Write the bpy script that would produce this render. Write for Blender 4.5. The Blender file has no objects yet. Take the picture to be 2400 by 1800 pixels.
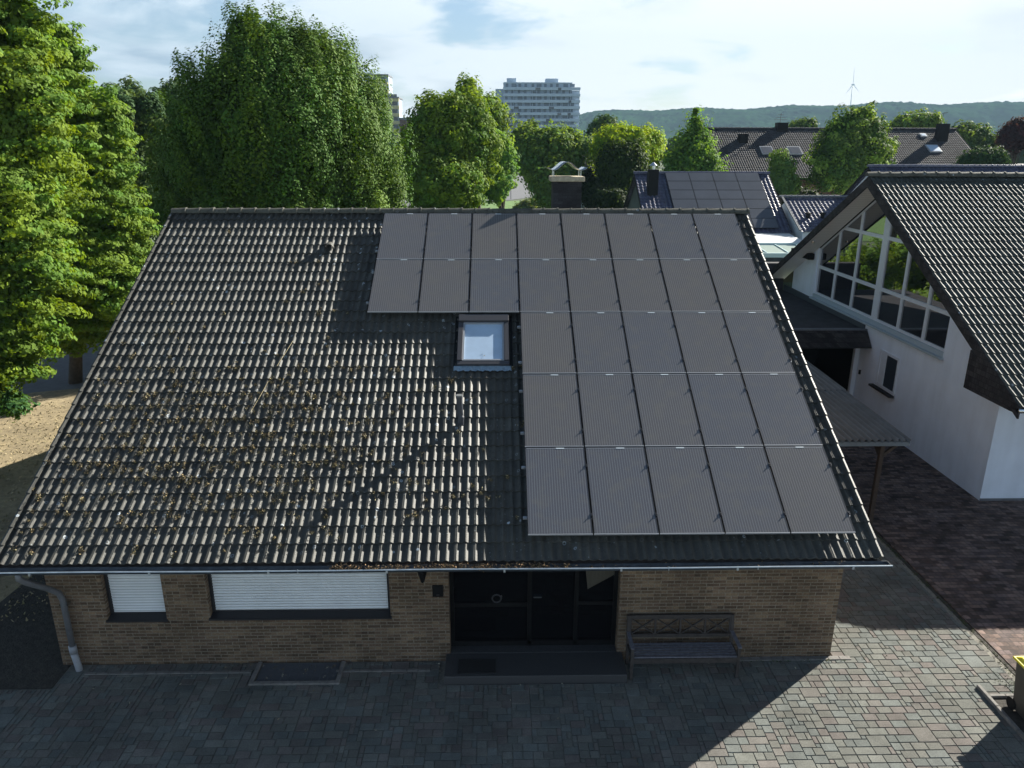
import bpy, math, random
import numpy as np
from mathutils import Matrix, Vector
R = math.radians
rng = np.random.default_rng(7)
random.seed(7)
S = bpy.context.scene
COL = S.collection

# ------------------------------------------------------------ camera
CAMZ = 8.45
PITCH, YAW, ROLL, FPX = 0.3070, 0.0202, 0.0028, 1739.1      # focal length in pixels of a 2400 px wide frame
fw = np.array([math.sin(YAW)*math.cos(PITCH), math.cos(YAW)*math.cos(PITCH), -math.sin(PITCH)])
r0 = np.array([math.cos(YAW), -math.sin(YAW), 0.0]); u0 = np.cross(r0, fw)
rt = math.cos(ROLL)*r0 + math.sin(ROLL)*u0
up = -math.sin(ROLL)*r0 + math.cos(ROLL)*u0
cam = bpy.data.cameras.new('camera'); camo = bpy.data.objects.new('camera', cam); COL.objects.link(camo)
cam.sensor_width = 36; cam.lens = FPX/2400*36; cam.clip_start = 0.1; cam.clip_end = 20000
M = Matrix.Identity(4)
for i in range(3):
    M[i][0] = rt[i]; M[i][1] = up[i]; M[i][2] = -fw[i]
M[2][3] = CAMZ
camo.matrix_world = M
S.camera = camo

def at(dx, dy, Y):
    """measured picture point (2212 px wide view) -> point at distance Y"""
    px, py = dx*2400/2212, dy*2400/2212
    d = fw + (px-1200)/FPX*rt - (py-900)/FPX*up
    p = d*(Y/d[1]); return np.array([p[0], p[1], p[2]+CAMZ])

# ------------------------------------------------------------ sun, sky, exposure
SUN_EL, SUN_AZ = 28.0, 52.0          # azimuth measured from +Y towards +X
S.view_settings.view_transform = 'Standard'; S.view_settings.look = 'None'
S.view_settings.exposure = 1.6; S.view_settings.gamma = 1.0
sl = bpy.data.lights.new('sun', 'SUN'); sl.energy = 5.0; sl.angle = R(0.5); sl.color = (1.0, 0.95, 0.84)
so = bpy.data.objects.new('sun', sl); COL.objects.link(so)
sd = Vector((math.sin(R(SUN_AZ))*math.cos(R(SUN_EL)), math.cos(R(SUN_AZ))*math.cos(R(SUN_EL)), math.sin(R(SUN_EL))))
so.rotation_euler = sd.to_track_quat('Z', 'Y').to_euler()
W = bpy.data.worlds.new('World'); S.world = W; W.use_nodes = True
nt = W.node_tree; nt.nodes.clear()
def N(tree, typ, **kw):
    n = tree.nodes.new(typ)
    for k, v in kw.items():
        if k.startswith('i_'):
            n.inputs[k[2:].replace('_', ' ')].default_value = v
        else: setattr(n, k, v)
    return n
def math_n(t, op, a, b=None, clamp=False):
    n = t.nodes.new('ShaderNodeMath'); n.operation = op; n.use_clamp = clamp
    for i, x in enumerate((a, b)):
        if x is None: continue
        if isinstance(x, (int, float)): n.inputs[i].default_value = x
        else: t.links.new(x, n.inputs[i])
    return n.outputs[0]
def mixc(t, fac, a, b, typ='MIX'):
    n = t.nodes.new('ShaderNodeMix'); n.data_type = 'RGBA'; n.blend_type = typ
    for s, x in ((n.inputs[0], fac), (n.inputs[6], a), (n.inputs[7], b)):
        if isinstance(x, (int, float)): s.default_value = x
        elif isinstance(x, tuple): s.default_value = (*x[:3], 1)
        else: t.links.new(x, s)
    return n.outputs[2]
def maprange(t, v, a, b, c=0.0, d=1.0, smooth=True):
    n = t.nodes.new('ShaderNodeMapRange'); n.interpolation_type = 'SMOOTHSTEP' if smooth else 'LINEAR'
    t.links.new(v, n.inputs[0])
    for i, x in enumerate((a, b, c, d)): n.inputs[i+1].default_value = x
    return n.outputs[0]
out = N(nt, 'ShaderNodeOutputWorld')
sky = N(nt, 'ShaderNodeTexSky', sky_type='NISHITA', sun_disc=False, sun_elevation=R(SUN_EL), sun_rotation=R(SUN_AZ), air_density=1.0, dust_density=0.6, ozone_density=2.0)
bg1 = N(nt, 'ShaderNodeBackground'); nt.links.new(sky.outputs[0], bg1.inputs[0]); bg1.inputs[1].default_value = 0.05
tc = N(nt, 'ShaderNodeTexCoord'); sp = N(nt, 'ShaderNodeSeparateXYZ'); nt.links.new(tc.outputs['Generated'], sp.inputs[0])
zz = sp.outputs[2]; zc = math_n(nt, 'ADD', math_n(nt, 'MAXIMUM', zz, 0.0), 0.16)
cx = math_n(nt, 'DIVIDE', sp.outputs[0], zc); cy = math_n(nt, 'DIVIDE', sp.outputs[1], zc)
cb = N(nt, 'ShaderNodeCombineXYZ'); nt.links.new(cx, cb.inputs[0]); nt.links.new(cy, cb.inputs[1])
n1 = N(nt, 'ShaderNodeTexNoise', i_Scale=1.7, i_Detail=8.0, i_Roughness=0.55, i_Distortion=0.4); nt.links.new(cb.outputs[0], n1.inputs['Vector'])
n2 = N(nt, 'ShaderNodeTexNoise', i_Scale=1.25, i_Detail=5.0, i_Roughness=0.5); nt.links.new(cb.outputs[0], n2.inputs['Vector'])
# how near the sun's side of the sky
sunh = (math.sin(R(SUN_AZ)), math.cos(R(SUN_AZ)))
dotp = math_n(nt, 'ADD', math_n(nt, 'MULTIPLY', sp.outputs[0], sunh[0]), math_n(nt, 'MULTIPLY', sp.outputs[1], sunh[1]))
side = maprange(nt, dotp, 0.10, 0.90)
dens = maprange(nt, math_n(nt, 'ADD', n1.outputs[0], math_n(nt, 'MULTIPLY', side, 0.14)), 0.40, 0.58)
shade = maprange(nt, math_n(nt, 'ADD', n2.outputs[0], math_n(nt, 'MULTIPLY', side, 0.16)), 0.40, 0.60)
ccol = mixc(nt, shade, (0.30, 0.42, 0.55), (0.80, 0.90, 0.98))
ccol = mixc(nt, math_n(nt, 'MULTIPLY', side, 0.62), ccol, (1.35, 1.33, 1.26))
high = maprange(nt, zz, 0.16, 0.50, 1.0, 0.02)
back = maprange(nt, sp.outputs[1], -0.5, 0.45, 1.5, 1.0)  # unseen clouds behind the camera brightened to light walls and shutters
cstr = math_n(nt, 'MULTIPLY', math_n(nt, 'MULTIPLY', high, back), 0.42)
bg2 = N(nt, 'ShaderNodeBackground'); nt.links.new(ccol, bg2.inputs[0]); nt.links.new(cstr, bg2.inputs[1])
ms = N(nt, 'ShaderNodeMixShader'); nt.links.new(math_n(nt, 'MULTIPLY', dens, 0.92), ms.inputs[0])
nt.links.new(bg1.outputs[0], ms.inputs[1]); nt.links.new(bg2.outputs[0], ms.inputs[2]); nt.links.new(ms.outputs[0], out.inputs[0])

# ------------------------------------------------------------ mesh helpers
def link(o, parent=None):
    COL.objects.link(o)
    if parent is not None: o.parent = parent
    return o
def wloc(o):
    v = Vector((0, 0, 0))
    while o is not None:
        v += o.location; o = o.parent
    return v
def tag(o, label=None, cat=None, group=None, kind=None):
    for k, v in (('label', label), ('category', cat), ('group', group), ('kind', kind)):
        if v: o[k] = v
    return o
def thing(name, label, cat, loc=(0, 0, 0), rot=(0, 0, 0), group=None):
    o = bpy.data.objects.new(name, None); o.location = loc; o.rotation_euler = rot; o.empty_display_size = 0.3
    link(o); return tag(o, label, cat, group)
def np_mesh(name, V, F, mat=None, smooth=False, col=None):
    """V (n,3), F (m,4) quads"""
    V = np.asarray(V, np.float32); F = np.asarray(F, np.int32)
    me = bpy.data.meshes.new(name); k = F.shape[1]
    me.vertices.add(len(V)); me.vertices.foreach_set('co', V.ravel())
    me.loops.add(F.size); me.loops.foreach_set('vertex_index', F.ravel())
    me.polygons.add(len(F)); me.polygons.foreach_set('loop_start', np.arange(len(F), dtype=np.int32)*k)
    me.polygons.foreach_set('use_smooth', np.full(len(F), smooth))
    if col is not None:
        a = me.color_attributes.new('tint', 'FLOAT_COLOR', 'POINT')
        c = np.ones((len(V), 4), np.float32); c[:, :3] = col; a.data.foreach_set('color', c.ravel())
    me.update(calc_edges=True)
    if mat: me.materials.append(mat)
    return me
class MB:
    def __init__(s): s.v = []; s.f = []; s.m = []; s.c = []
    def add(s, vs, fs, mi=0, col=None):
        b = len(s.v); s.v += [tuple(map(float, p)) for p in vs]; s.f += [tuple(b+i for i in f) for f in fs]; s.m += [mi]*len(fs)
        s.c += [col or (1, 1, 1)]*len(vs)
    def box(s, x0, x1, y0, y1, z0, z1, mi=0, col=None):
        s.add([(x, y, z) for z in (z0, z1) for y in (y0, y1) for x in (x0, x1)],
              [(0, 2, 3, 1), (4, 5, 7, 6), (0, 1, 5, 4), (2, 6, 7, 3), (0, 4, 6, 2), (1, 3, 7, 5)], mi, col); return s
    def beam(s, a, b, w, h, upv=(0, 0, 1), mi=0):
        a = Vector(a); b = Vector(b); d = (b-a).normalized(); sx = d.cross(Vector(upv))
        if sx.length < 1e-4: sx = d.cross(Vector((1, 0, 0)))
        sx.normalize(); sy = sx.cross(d); vs = []
        for p in (a, b):
            for i, j in ((-1, -1), (1, -1), (1, 1), (-1, 1)): vs.append(p + sx*(w/2*i) + sy*(h/2*j))
        s.add(vs, [(3, 2, 1, 0), (4, 5, 6, 7), (0, 1, 5, 4), (1, 2, 6, 5), (2, 3, 7, 6), (3, 0, 4, 7)], mi); return s
    def prism(s, poly, vec, mi=0):
        n = len(poly); vec = Vector(vec); p = [Vector(q) for q in poly]
        nrm = Vector((0, 0, 0))
        for i in range(n): nrm += p[i].cross(p[(i+1) % n])
        if nrm.dot(vec) < 0: p.reverse()
        s.add(p + [q+vec for q in p], [tuple(range(n-1, -1, -1)), tuple(range(n, 2*n))] + [(i, (i+1) % n, n+(i+1) % n, n+i) for i in range(n)], mi); return s
    def tube(s, pts, r, n=10, caps=True, mi=0):
        pts = [Vector(p) for p in pts]; rs = r if isinstance(r, (list, tuple)) else [r]*len(pts)
        vs = []; prev = None
        for i, p in enumerate(pts):
            d = (pts[min(i+1, len(pts)-1)] - pts[max(i-1, 0)]).normalized()
            a = prev if prev is not None else Vector((0, 0, 1)) if abs(d.z) < .9 else Vector((1, 0, 0))
            x = (a - d*a.dot(d)).normalized(); y = d.cross(x); prev = x
            for k in range(n):
                t = 2*math.pi*k/n; vs.append(p + x*(math.cos(t)*rs[i]) + y*(math.sin(t)*rs[i]))
        fs = [(i*n+k, i*n+(k+1) % n, (i+1)*n+(k+1) % n, (i+1)*n+k) for i in range(len(pts)-1) for k in range(n)]
        if caps: fs += [tuple(range(n-1, -1, -1)), tuple((len(pts)-1)*n+k for k in range(n))]
        s.add(vs, fs, mi); return s
    def lathe(s, c, prof, n=20, mi=0):
        vs = []; c = Vector(c)
        for r, z in prof:
            for k in range(n):
                t = 2*math.pi*k/n; vs.append(c + Vector((math.cos(t)*r, math.sin(t)*r, z)))
        s.add(vs, [(i*n+k, i*n+(k+1) % n, (i+1)*n+(k+1) % n, (i+1)*n+k) for i in range(len(prof)-1) for k in range(n)] + [tuple(range(n-1, -1, -1)), tuple((len(prof)-1)*n+k for k in range(n))], mi); return s
    def mesh(s, name, mats, off=(0, 0, 0), smooth=False, color=False):
        me = bpy.data.meshes.new(name); off = Vector(off)
        me.from_pydata([tuple(Vector(p)-off) for p in s.v], [], s.f)
        for m in (mats if isinstance(mats, (list, tuple)) else [mats]): me.materials.append(m)
        me.polygons.foreach_set('material_index', s.m)
        if smooth: me.polygons.foreach_set('use_smooth', [True]*len(s.f))
        if color:
            a = me.color_attributes.new('tint', 'FLOAT_COLOR', 'POINT')
            a.data.foreach_set('color', [x for c in s.c for x in (*c, 1)])
        me.update(); return me
    def build(s, name, mats, parent=None, smooth=False, bevel=0, color=False, local=False):
        off = Vector((0, 0, 0)) if (parent is None or local) else wloc(parent)
        o = bpy.data.objects.new(name, s.mesh(name, mats, off, smooth, color))
        if bevel:
            b = o.modifiers.new('bevel', 'BEVEL'); b.width = bevel; b.segments = 2; b.limit_method = 'ANGLE'
        return link(o, parent)
def struct(o): o['kind'] = 'structure'; return o

# ------------------------------------------------------------ materials
def mat(name, color, rough=0.8, metal=0.0, spec=0.5, noise=None, bump=None, tintattr=False, trans=0.0):
    """noise = (scale, amount, detail) brightness variation; bump = (scale, strength)"""
    m = bpy.data.materials.new(name); m.use_nodes = True; t = m.node_tree; b = t.nodes['Principled BSDF']
    b.inputs['Roughness'].default_value = rough; b.inputs['Metallic'].default_value = metal; b.inputs['Specular IOR Level'].default_value = spec
    c = tuple(color)
    geo = t.nodes.new('ShaderNodeNewGeometry'); P = geo.outputs['Position']
    csock = None
    if tintattr:
        a = t.nodes.new('ShaderNodeAttribute'); a.attribute_name = 'tint'
        csock = mixc(t, 1.0, a.outputs['Color'], c, 'MULTIPLY')
    if noise:
        n = N(t, 'ShaderNodeTexNoise', i_Scale=noise[0], i_Detail=noise[2] if len(noise) > 2 else 5.0, i_Roughness=0.6); t.links.new(P, n.inputs['Vector'])
        f = maprange(t, n.outputs[0], 0.3, 0.7, 1-noise[1], 1+noise[1], False)
        vm = t.nodes.new('ShaderNodeVectorMath'); vm.operation = 'SCALE'
        if csock is not None: t.links.new(csock, vm.inputs[0])
        else: vm.inputs[0].default_value = c[:3]
        t.links.new(f, vm.inputs['Scale']); csock = vm.outputs[0]
    if csock is not None: t.links.new(csock, b.inputs['Base Color'])
    else: b.inputs['Base Color'].default_value = (*c[:3], 1)
    if bump:
        n = N(t, 'ShaderNodeTexNoise', i_Scale=bump[0], i_Detail=4.0); t.links.new(P, n.inputs['Vector'])
        bp = N(t, 'ShaderNodeBump', i_Strength=bump[1], i_Distance=0.02); t.links.new(n.outputs[0], bp.inputs['Height']); t.links.new(bp.outputs[0], b.inputs['Normal'])
    m['_c'] = 1
    return m
def nodes(m): return m.node_tree, m.node_tree.nodes['Principled BSDF'], [n for n in m.node_tree.nodes if n.type == 'NEW_GEOMETRY'][0].outputs['Position']
def csrc(t, b, default):
    l = b.inputs['Base Color'].links
    return l[0].from_socket if l else default

def tile_mat(name, base, lichen=True, rough=0.75, moss=0.5, spec=0.3):
    m = mat(name, base, rough, spec=spec, noise=(3.0, 0.22), bump=(60, 0.25)); t, b, P = nodes(m)
    c = csrc(t, b, base)
    n = N(t, 'ShaderNodeTexNoise', i_Scale=14.0, i_Detail=6.0, i_Roughness=0.7); t.links.new(P, n.inputs['Vector'])
    c = mixc(t, math_n(t, 'MULTIPLY', maprange(t, n.outputs[0], 0.52, 0.66), moss), c, tuple(x*0.35 for x in base))
    if lichen:
        for sc, r0_, r1_, colr, amt, off in ((5.5, 0.10, 0.16, (0.46, 0.52, 0.58), 0.9, 0.0), (16.0, 0.0, 0.17, (0.30, 0.34, 0.36), 0.55, 0.0)):
            v = N(t, 'ShaderNodeTexVoronoi', i_Scale=sc); t.links.new(P, v.inputs['Vector'])
            d = v.outputs['Distance']
            ring = math_n(t, 'MULTIPLY', maprange(t, d, r0_-.01, r0_+.02) if r0_ else 1.0, maprange(t, d, r1_, r1_+.03, 1.0, 0.0))
            s2 = N(t, 'ShaderNodeSeparateColor'); t.links.new(v.outputs['Color'], s2.inputs[0])
            sel = maprange(t, s2.outputs[0], 0.70, 0.74)
            n3 = N(t, 'ShaderNodeTexNoise', i_Scale=0.7, i_Detail=3.0); t.links.new(P, n3.inputs['Vector'])
            f = math_n(t, 'MULTIPLY', math_n(t, 'MULTIPLY', ring, sel), math_n(t, 'MULTIPLY', maprange(t, n3.outputs[0], 0.4, 0.6, 0.35, 1.0), amt))
            c = mixc(t, f, c, colr)
    a = t.nodes.new('ShaderNodeAttribute'); a.attribute_name = 'tint'     # each tile's own tone
    f = math_n(t, 'ADD', a.outputs['Fac'], math_n(t, 'LESS_THAN', a.outputs['Fac'], 0.01))
    c = mixc(t, 1.0, c, f, 'MULTIPLY')
    t.links.new(c, b.inputs['Base Color']); return m

def brick_mat(name, c1, c2, mortar, bw=0.24, bh=0.071, ms_=0.010, axis='xz', rough=0.85, var=0.5, bumps=0.6, stains=True):
    m = mat(name, c1, rough, spec=0.2); t, b, P = nodes(m)
    s = N(t, 'ShaderNodeSeparateXYZ'); t.links.new(P, s.inputs[0]); cb_ = N(t, 'ShaderNodeCombineXYZ')
    if axis == 'xz':
        t.links.new(math_n(t, 'ADD', s.outputs[0], s.outputs[1]), cb_.inputs[0]); t.links.new(s.outputs[2], cb_.inputs[1])
    elif axis == 'xy': t.links.new(s.outputs[0], cb_.inputs[0]); t.links.new(s.outputs[1], cb_.inputs[1])
    else: t.links.new(s.outputs[1], cb_.inputs[0]); t.links.new(s.outputs[0], cb_.inputs[1])
    br = N(t, 'ShaderNodeTexBrick', i_Scale=1.0, i_Mortar_Size=ms_*0.5, i_Mortar_Smooth=0.2, i_Bias=0.0, i_Brick_Width=bw, i_Row_Height=bh)
    t.links.new(cb_.outputs[0], br.inputs['Vector'])
    br.inputs['Color1'].default_value = (*c1, 1); br.inputs['Color2'].default_value = (*c2, 1); br.inputs['Mortar'].default_value = (*mortar, 1)
    # each brick's own tone: cell noise on the brick index
    row = math_n(t, 'FLOOR', math_n(t, 'DIVIDE', N_out(cb_, 1, t), bh))
    shift = math_n(t, 'MULTIPLY', math_n(t, 'MODULO', row, 2.0), bw*0.5)
    colx = math_n(t, 'FLOOR', math_n(t, 'DIVIDE', math_n(t, 'ADD', N_out(cb_, 0, t), shift), bw))
    c2_ = N(t, 'ShaderNodeCombineXYZ'); t.links.new(row, c2_.inputs[0]); t.links.new(colx, c2_.inputs[1])
    wn = N(t, 'ShaderNodeTexWhiteNoise', noise_dimensions='2D'); t.links.new(c2_.outputs[0], wn.inputs['Vector'])
    f = maprange(t, wn.outputs['Value'], 0, 1, 1-var, 1+var, False)
    fm = mixc(t, br.outputs['Fac'], f, (1, 1, 1))
    c = mixc(t, 1.0, br.outputs['Color'], fm, 'MULTIPLY')
    n = N(t, 'ShaderNodeTexNoise', i_Scale=1.1, i_Detail=6.0); t.links.new(P, n.inputs['Vector'])
    c = mixc(t, 1.0, c, maprange(t, n.outputs[0], 0.3, 0.7, 0.75, 1.25, False), 'MULTIPLY')
    n4 = N(t, 'ShaderNodeTexNoise', i_Scale=40.0, i_Detail=4.0); t.links.new(P, n4.inputs['Vector'])
    c = mixc(t, 1.0, c, maprange(t, n4.outputs[0], 0.3, 0.7, 0.75, 1.25, False), 'MULTIPLY')
    t.links.new(c, b.inputs['Base Color'])
    bp = N(t, 'ShaderNodeBump', i_Strength=bumps, i_Distance=0.012)
    t.links.new(math_n(t, 'ADD', math_n(t, 'SUBTRACT', 1.0, br.outputs['Fac']), math_n(t, 'MULTIPLY', n4.outputs[0], 0.35)), bp.inputs['Height']); t.links.new(bp.outputs[0], b.inputs['Normal'])
    return m
def N_out(cb_, i, t): return cb_.inputs[i].links[0].from_socket

M_TILE = tile_mat('weathered_tile', (0.066, 0.066, 0.060), rough=0.58, spec=0.46)
M_TILE2 = tile_mat('neighbour_tile', (0.062, 0.069, 0.063), lichen=True, moss=0.3, rough=0.66, spec=0.30)
M_BLUE = tile_mat('blue_glazed_tile', (0.085, 0.09, 0.15), lichen=False, rough=0.28, moss=0.2, spec=0.6)
M_GREYT = tile_mat('far_tile', (0.058, 0.057, 0.064), lichen=False, moss=0.2)
M_RIDGE = tile_mat('mossy_ridge', (0.10, 0.10, 0.085), moss=0.9)
M_BRICK = brick_mat('tan_brick', (0.165, 0.115, 0.074), (0.12, 0.08, 0.056), (0.20, 0.172, 0.135), var=0.38, bw=0.22, bh=0.0625, ms_=.016)
M_PAVB = brick_mat('small_pavers', (0.175, 0.12, 0.10), (0.115, 0.088, 0.085), (0.05, 0.048, 0.045), bw=0.215, bh=0.115, axis='xy', var=0.55, bumps=0.5, ms_=0.012)
M_DARKBRICK = brick_mat('dark_chimney_brick', (0.045, 0.045, 0.05), (0.035, 0.035, 0.04), (0.03, 0.03, 0.032), var=0.3)
M_BROWNBRICK = brick_mat('far_brick', (0.16, 0.09, 0.065), (0.13, 0.075, 0.055), (0.16, 0.14, 0.12), var=0.25)
M_SLATE = brick_mat('slate_cladding', (0.05, 0.045, 0.045), (0.035, 0.032, 0.034), (0.012, 0.012, 0.012), bw=0.17, bh=0.13, axis='xz', var=0.35, bumps=0.8)
M_PAVER = mat('paver_block', (1, 1, 1), 0.9, spec=0.15, noise=(45, 0.22), bump=(160, 0.35), tintattr=True)
M_SAND = mat('joint_sand', (0.22, 0.21, 0.18), 0.95, noise=(20, 0.35))
M_KERB = mat('concrete_kerb', (0.20, 0.19, 0.18), 0.9, noise=(12, 0.25), bump=(80, .3))
M_GRANITE = mat('granite', (0.06, 0.06, 0.063), 0.6, noise=(140, 0.7, 2.0))
M_WHITEWALL = mat('white_render', (0.82, 0.89, 1.0), 0.95, spec=0.1, noise=(1.4, 0.05), bump=(140, 0.25))
M_WHITE = mat('white_frame', (0.72, 0.76, 0.82), 0.4, noise=(4, 0.04))
M_SOFFIT = mat('soffit_boards', (0.90, 0.88, 0.84), 0.7)
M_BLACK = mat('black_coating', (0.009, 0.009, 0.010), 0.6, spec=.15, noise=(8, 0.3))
M_DARKWOOD = mat('dark_wood', (0.045, 0.035, 0.03), 0.6, noise=(9, 0.4), bump=(50, 0.3))
M_BENCH = mat('weathered_bench', (0.15, 0.15, 0.18), 0.7, noise=(14, 0.35), bump=(70, 0.3))
M_BENCHD = mat('bench_frame', (0.05, 0.042, 0.04), 0.7, noise=(14, 0.35))
M_POSTWOOD = mat('post_wood', (0.05, 0.032, 0.022), 0.75, noise=(10, 0.35))
M_ZINC = mat('zinc', (0.42, 0.48, 0.54), 0.35, metal=0.6, noise=(6, 0.2))
M_PIPE = mat('grey_pipe', (0.16, 0.17, 0.19), 0.5, metal=0.2, noise=(6, 0.2))
M_STEEL = mat('steel', (0.62, 0.64, 0.66), 0.22, metal=1.0)
M_ALU = mat('panel_alu', (0.36, 0.38, 0.42), 0.45, metal=0.25)
M_FRAMEB = mat('panel_frame', (0.06, 0.062, 0.07), 0.35, metal=0.6)
M_STICK = mat('panel_sticker', (0.55, 0.62, 0.68), 0.5)
M_SHUTTER = mat('white_shutter', (0.82, 0.85, 0.88), 0.55, noise=(2, 0.05))
M_SILL = mat('dark_sill', (0.02, 0.02, 0.025), 0.5)
M_BROWNMETAL = mat('brown_metal', (0.075, 0.075, 0.085), 0.4, metal=0.4)
M_BLIND = mat('pale_blind', (0.42, 0.56, 0.74), 0.6, noise=(5, 0.06))
M_BITUMEN = mat('bitumen', (0.035, 0.035, 0.042), 0.85, noise=(3, 0.35), bump=(50, .3))
M_CORR = mat('corrugated_sheet', (0.15, 0.175, 0.195), 0.6, noise=(2, 0.2))
M_LAWN = mat('dry_lawn', (0.30, 0.24, 0.145), 0.95, noise=(7, 0.3, 10.0), bump=(50, 0.8))
M_GRASS = mat('green_grass', (0.10, 0.19, 0.045), 0.9, noise=(1.2, 0.35, 8.0), bump=(10, 0.8))
M_GROUND = mat('far_ground', (0.07, 0.10, 0.045), 0.95, noise=(0.05, 0.5, 8.0))
M_SOIL = mat('soil', (0.045, 0.04, 0.034), 0.95, noise=(9, 0.5), bump=(30, 0.8))
M_ASPH = mat('asphalt', (0.13, 0.135, 0.15), 0.9, noise=(3, 0.15))
M_TRUNK = mat('bark', (0.07, 0.055, 0.04), 0.9, noise=(8, 0.4), bump=(30, .6))
M_HILL = mat('forest_canopy', (0.018, 0.050, 0.016), 1.0, spec=0.0, noise=(0.012, 0.75, 10.0))
M_BAL = mat('hazed_balcony', (0.46, 0.55, 0.66), 0.8, noise=(0.6, 0.06))  # distance haze put into the high-rise balcony, wall and window colours
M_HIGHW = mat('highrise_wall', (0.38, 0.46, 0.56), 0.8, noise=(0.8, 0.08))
M_YEL = mat('yellow_balcony', (0.50, 0.46, 0.25), 0.8)
M_DKWIN = mat('dark_window', (0.04, 0.05, 0.065), 0.15)
M_HRWIN = mat('highrise_window', (0.13, 0.17, 0.22), 0.3)
M_GLASS = mat('reflecting_glass', (0.012, 0.014, 0.018), 0.02, spec=1.0)
M_GLASS.node_tree.nodes['Principled BSDF'].inputs['IOR'].default_value = 2.5
M_DOORGL = mat('door_glass', (0.004, 0.004, 0.005), 0.05, spec=.35)
M_CURTAIN = mat('curtain', (0.07, 0.062, 0.048), 0.9)
M_BIN = mat('bin_plastic', (0.05, 0.045, 0.04), 0.5, noise=(6, 0.2))
M_YELLOW = mat('yellow_lid', (0.72, 0.62, 0.03), 0.4)
M_MOSS = mat('moss_debris', (1, 1, 1), 0.95, tintattr=True)
M_TAN = mat('tan_roof', (0.30, 0.25, 0.18), 0.9, noise=(1.5, .3))
M_WHITEP = mat('white_pergola', (0.80, 0.82, 0.84), 0.5)
M_BLUESIGN = mat('blue_sign', (0.03, 0.10, 0.40), 0.5)
M_STONE = mat('slab_concrete', (0.42, 0.37, 0.28), 0.9, noise=(9, 0.3), bump=(60, .4))

# grooves of soffit boards and shutter slats: bump relief, groove shade darkened into the colour
def add_lines(m, axis, period, depth=0.8, dark=0.8, width=0.12):
    t, b, P = nodes(m); s = N(t, 'ShaderNodeSeparateXYZ'); t.links.new(P, s.inputs[0])
    fr = math_n(t, 'FRACT', math_n(t, 'DIVIDE', s.outputs[axis], period))
    e = math_n(t, 'MULTIPLY', maprange(t, fr, 0.0, width), maprange(t, fr, 1-width, 1.0, 1.0, 0.0))
    c = csrc(t, b, tuple(b.inputs['Base Color'].default_value)[:3])
    t.links.new(mixc(t, e, mixc(t, 1.0, c, (dark, dark, dark), 'MULTIPLY'), c), b.inputs['Base Color'])
    bp = N(t, 'ShaderNodeBump', i_Strength=depth, i_Distance=0.01); t.links.new(e, bp.inputs['Height']); t.links.new(bp.outputs[0], b.inputs['Normal'])
add_lines(M_SOFFIT, 1, 0.12, 0.6, 0.72)
add_lines(M_SHUTTER, 2, 0.052, 1.0, 0.62, 0.2)

# solar glass: fine vertical fingers, faint half-cut line, own hue per panel
def solar_mat():
    m = mat('solar_glass', (0.03, 0.03, 0.04), 0.22, spec=0.5); t, b, P = nodes(m)
    tc_ = N(t, 'ShaderNodeTexCoord'); s = N(t, 'ShaderNodeSeparateXYZ'); t.links.new(tc_.outputs['Object'], s.inputs[0])
    fx = math_n(t, 'FRACT', math_n(t, 'DIVIDE', s.outputs[0], 0.0430))
    ln = math_n(t, 'MULTIPLY', maprange(t, fx, 0.0, 0.15), maprange(t, fx, 0.30, 0.48, 1.0, 0.0))
    oi = N(t, 'ShaderNodeObjectInfo')
    n = N(t, 'ShaderNodeTexNoise', i_Scale=1.3, i_Detail=3.0); t.links.new(P, n.inputs['Vector'])
    hue = math_n(t, 'ADD', math_n(t, 'MULTIPLY', oi.outputs['Random'], 0.55), math_n(t, 'MULTIPLY', n.outputs[0], 0.5))
    cell = mixc(t, hue, (0.082, 0.090, 0.116), (0.116, 0.109, 0.108))
    line = mixc(t, hue, (0.140, 0.152, 0.178), (0.180, 0.172, 0.165))
    n5 = N(t, 'ShaderNodeTexNoise', i_Scale=220.0, i_Detail=2.0); t.links.new(P, n5.inputs['Vector'])
    c = mixc(t, ln, cell, line)
    c = mixc(t, 1.0, c, maprange(t, n5.outputs[0], 0.3, 0.7, 0.75, 1.25, False), 'MULTIPLY')
    # dust gathered towards the lower edge and blotches
    n6 = N(t, 'ShaderNodeTexNoise', i_Scale=5.0, i_Detail=6.0); t.links.new(P, n6.inputs['Vector'])
    c = mixc(t, maprange(t, n6.outputs[0], 0.45, 0.75, 0.0, 0.35), c, (0.15, 0.145, 0.13))
    t.links.new(c, b.inputs['Base Color']); return m
M_SOLAR = solar_mat()
M_SOLARFAR = mat('far_solar', (0.085, 0.095, 0.12), 0.3, noise=(0.7, .12))

# old stains and tyre-worn patches on the paving, rain streaks on the render
def blotch(m, sc, lo, hi, stretch=None):
    t, b, P = nodes(m); src = P
    if stretch:
        mp = N(t, 'ShaderNodeMapping'); mp.inputs['Scale'].default_value = stretch; t.links.new(P, mp.inputs[0]); src = mp.outputs[0]
    n = N(t, 'ShaderNodeTexNoise', i_Scale=sc, i_Detail=8.0, i_Roughness=0.6); t.links.new(src, n.inputs['Vector'])
    l = b.inputs['Base Color'].links; c = l[0].from_socket if l else tuple(b.inputs['Base Color'].default_value)[:3]
    t.links.new(mixc(t, 1.0, c, maprange(t, n.outputs[0], 0.35, 0.65, lo, hi, False), 'MULTIPLY'), b.inputs['Base Color'])
blotch(M_PAVER, 0.9, 0.80, 1.12); blotch(M_PAVER, 5.0, 0.88, 1.08); blotch(M_PAVB, 0.7, 0.75, 1.15)
blotch(M_WHITEWALL, 1.2, 0.92, 1.0, (2.5, 2.5, .25)); blotch(M_LAWN, 0.8, 0.72, 1.12)
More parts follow.
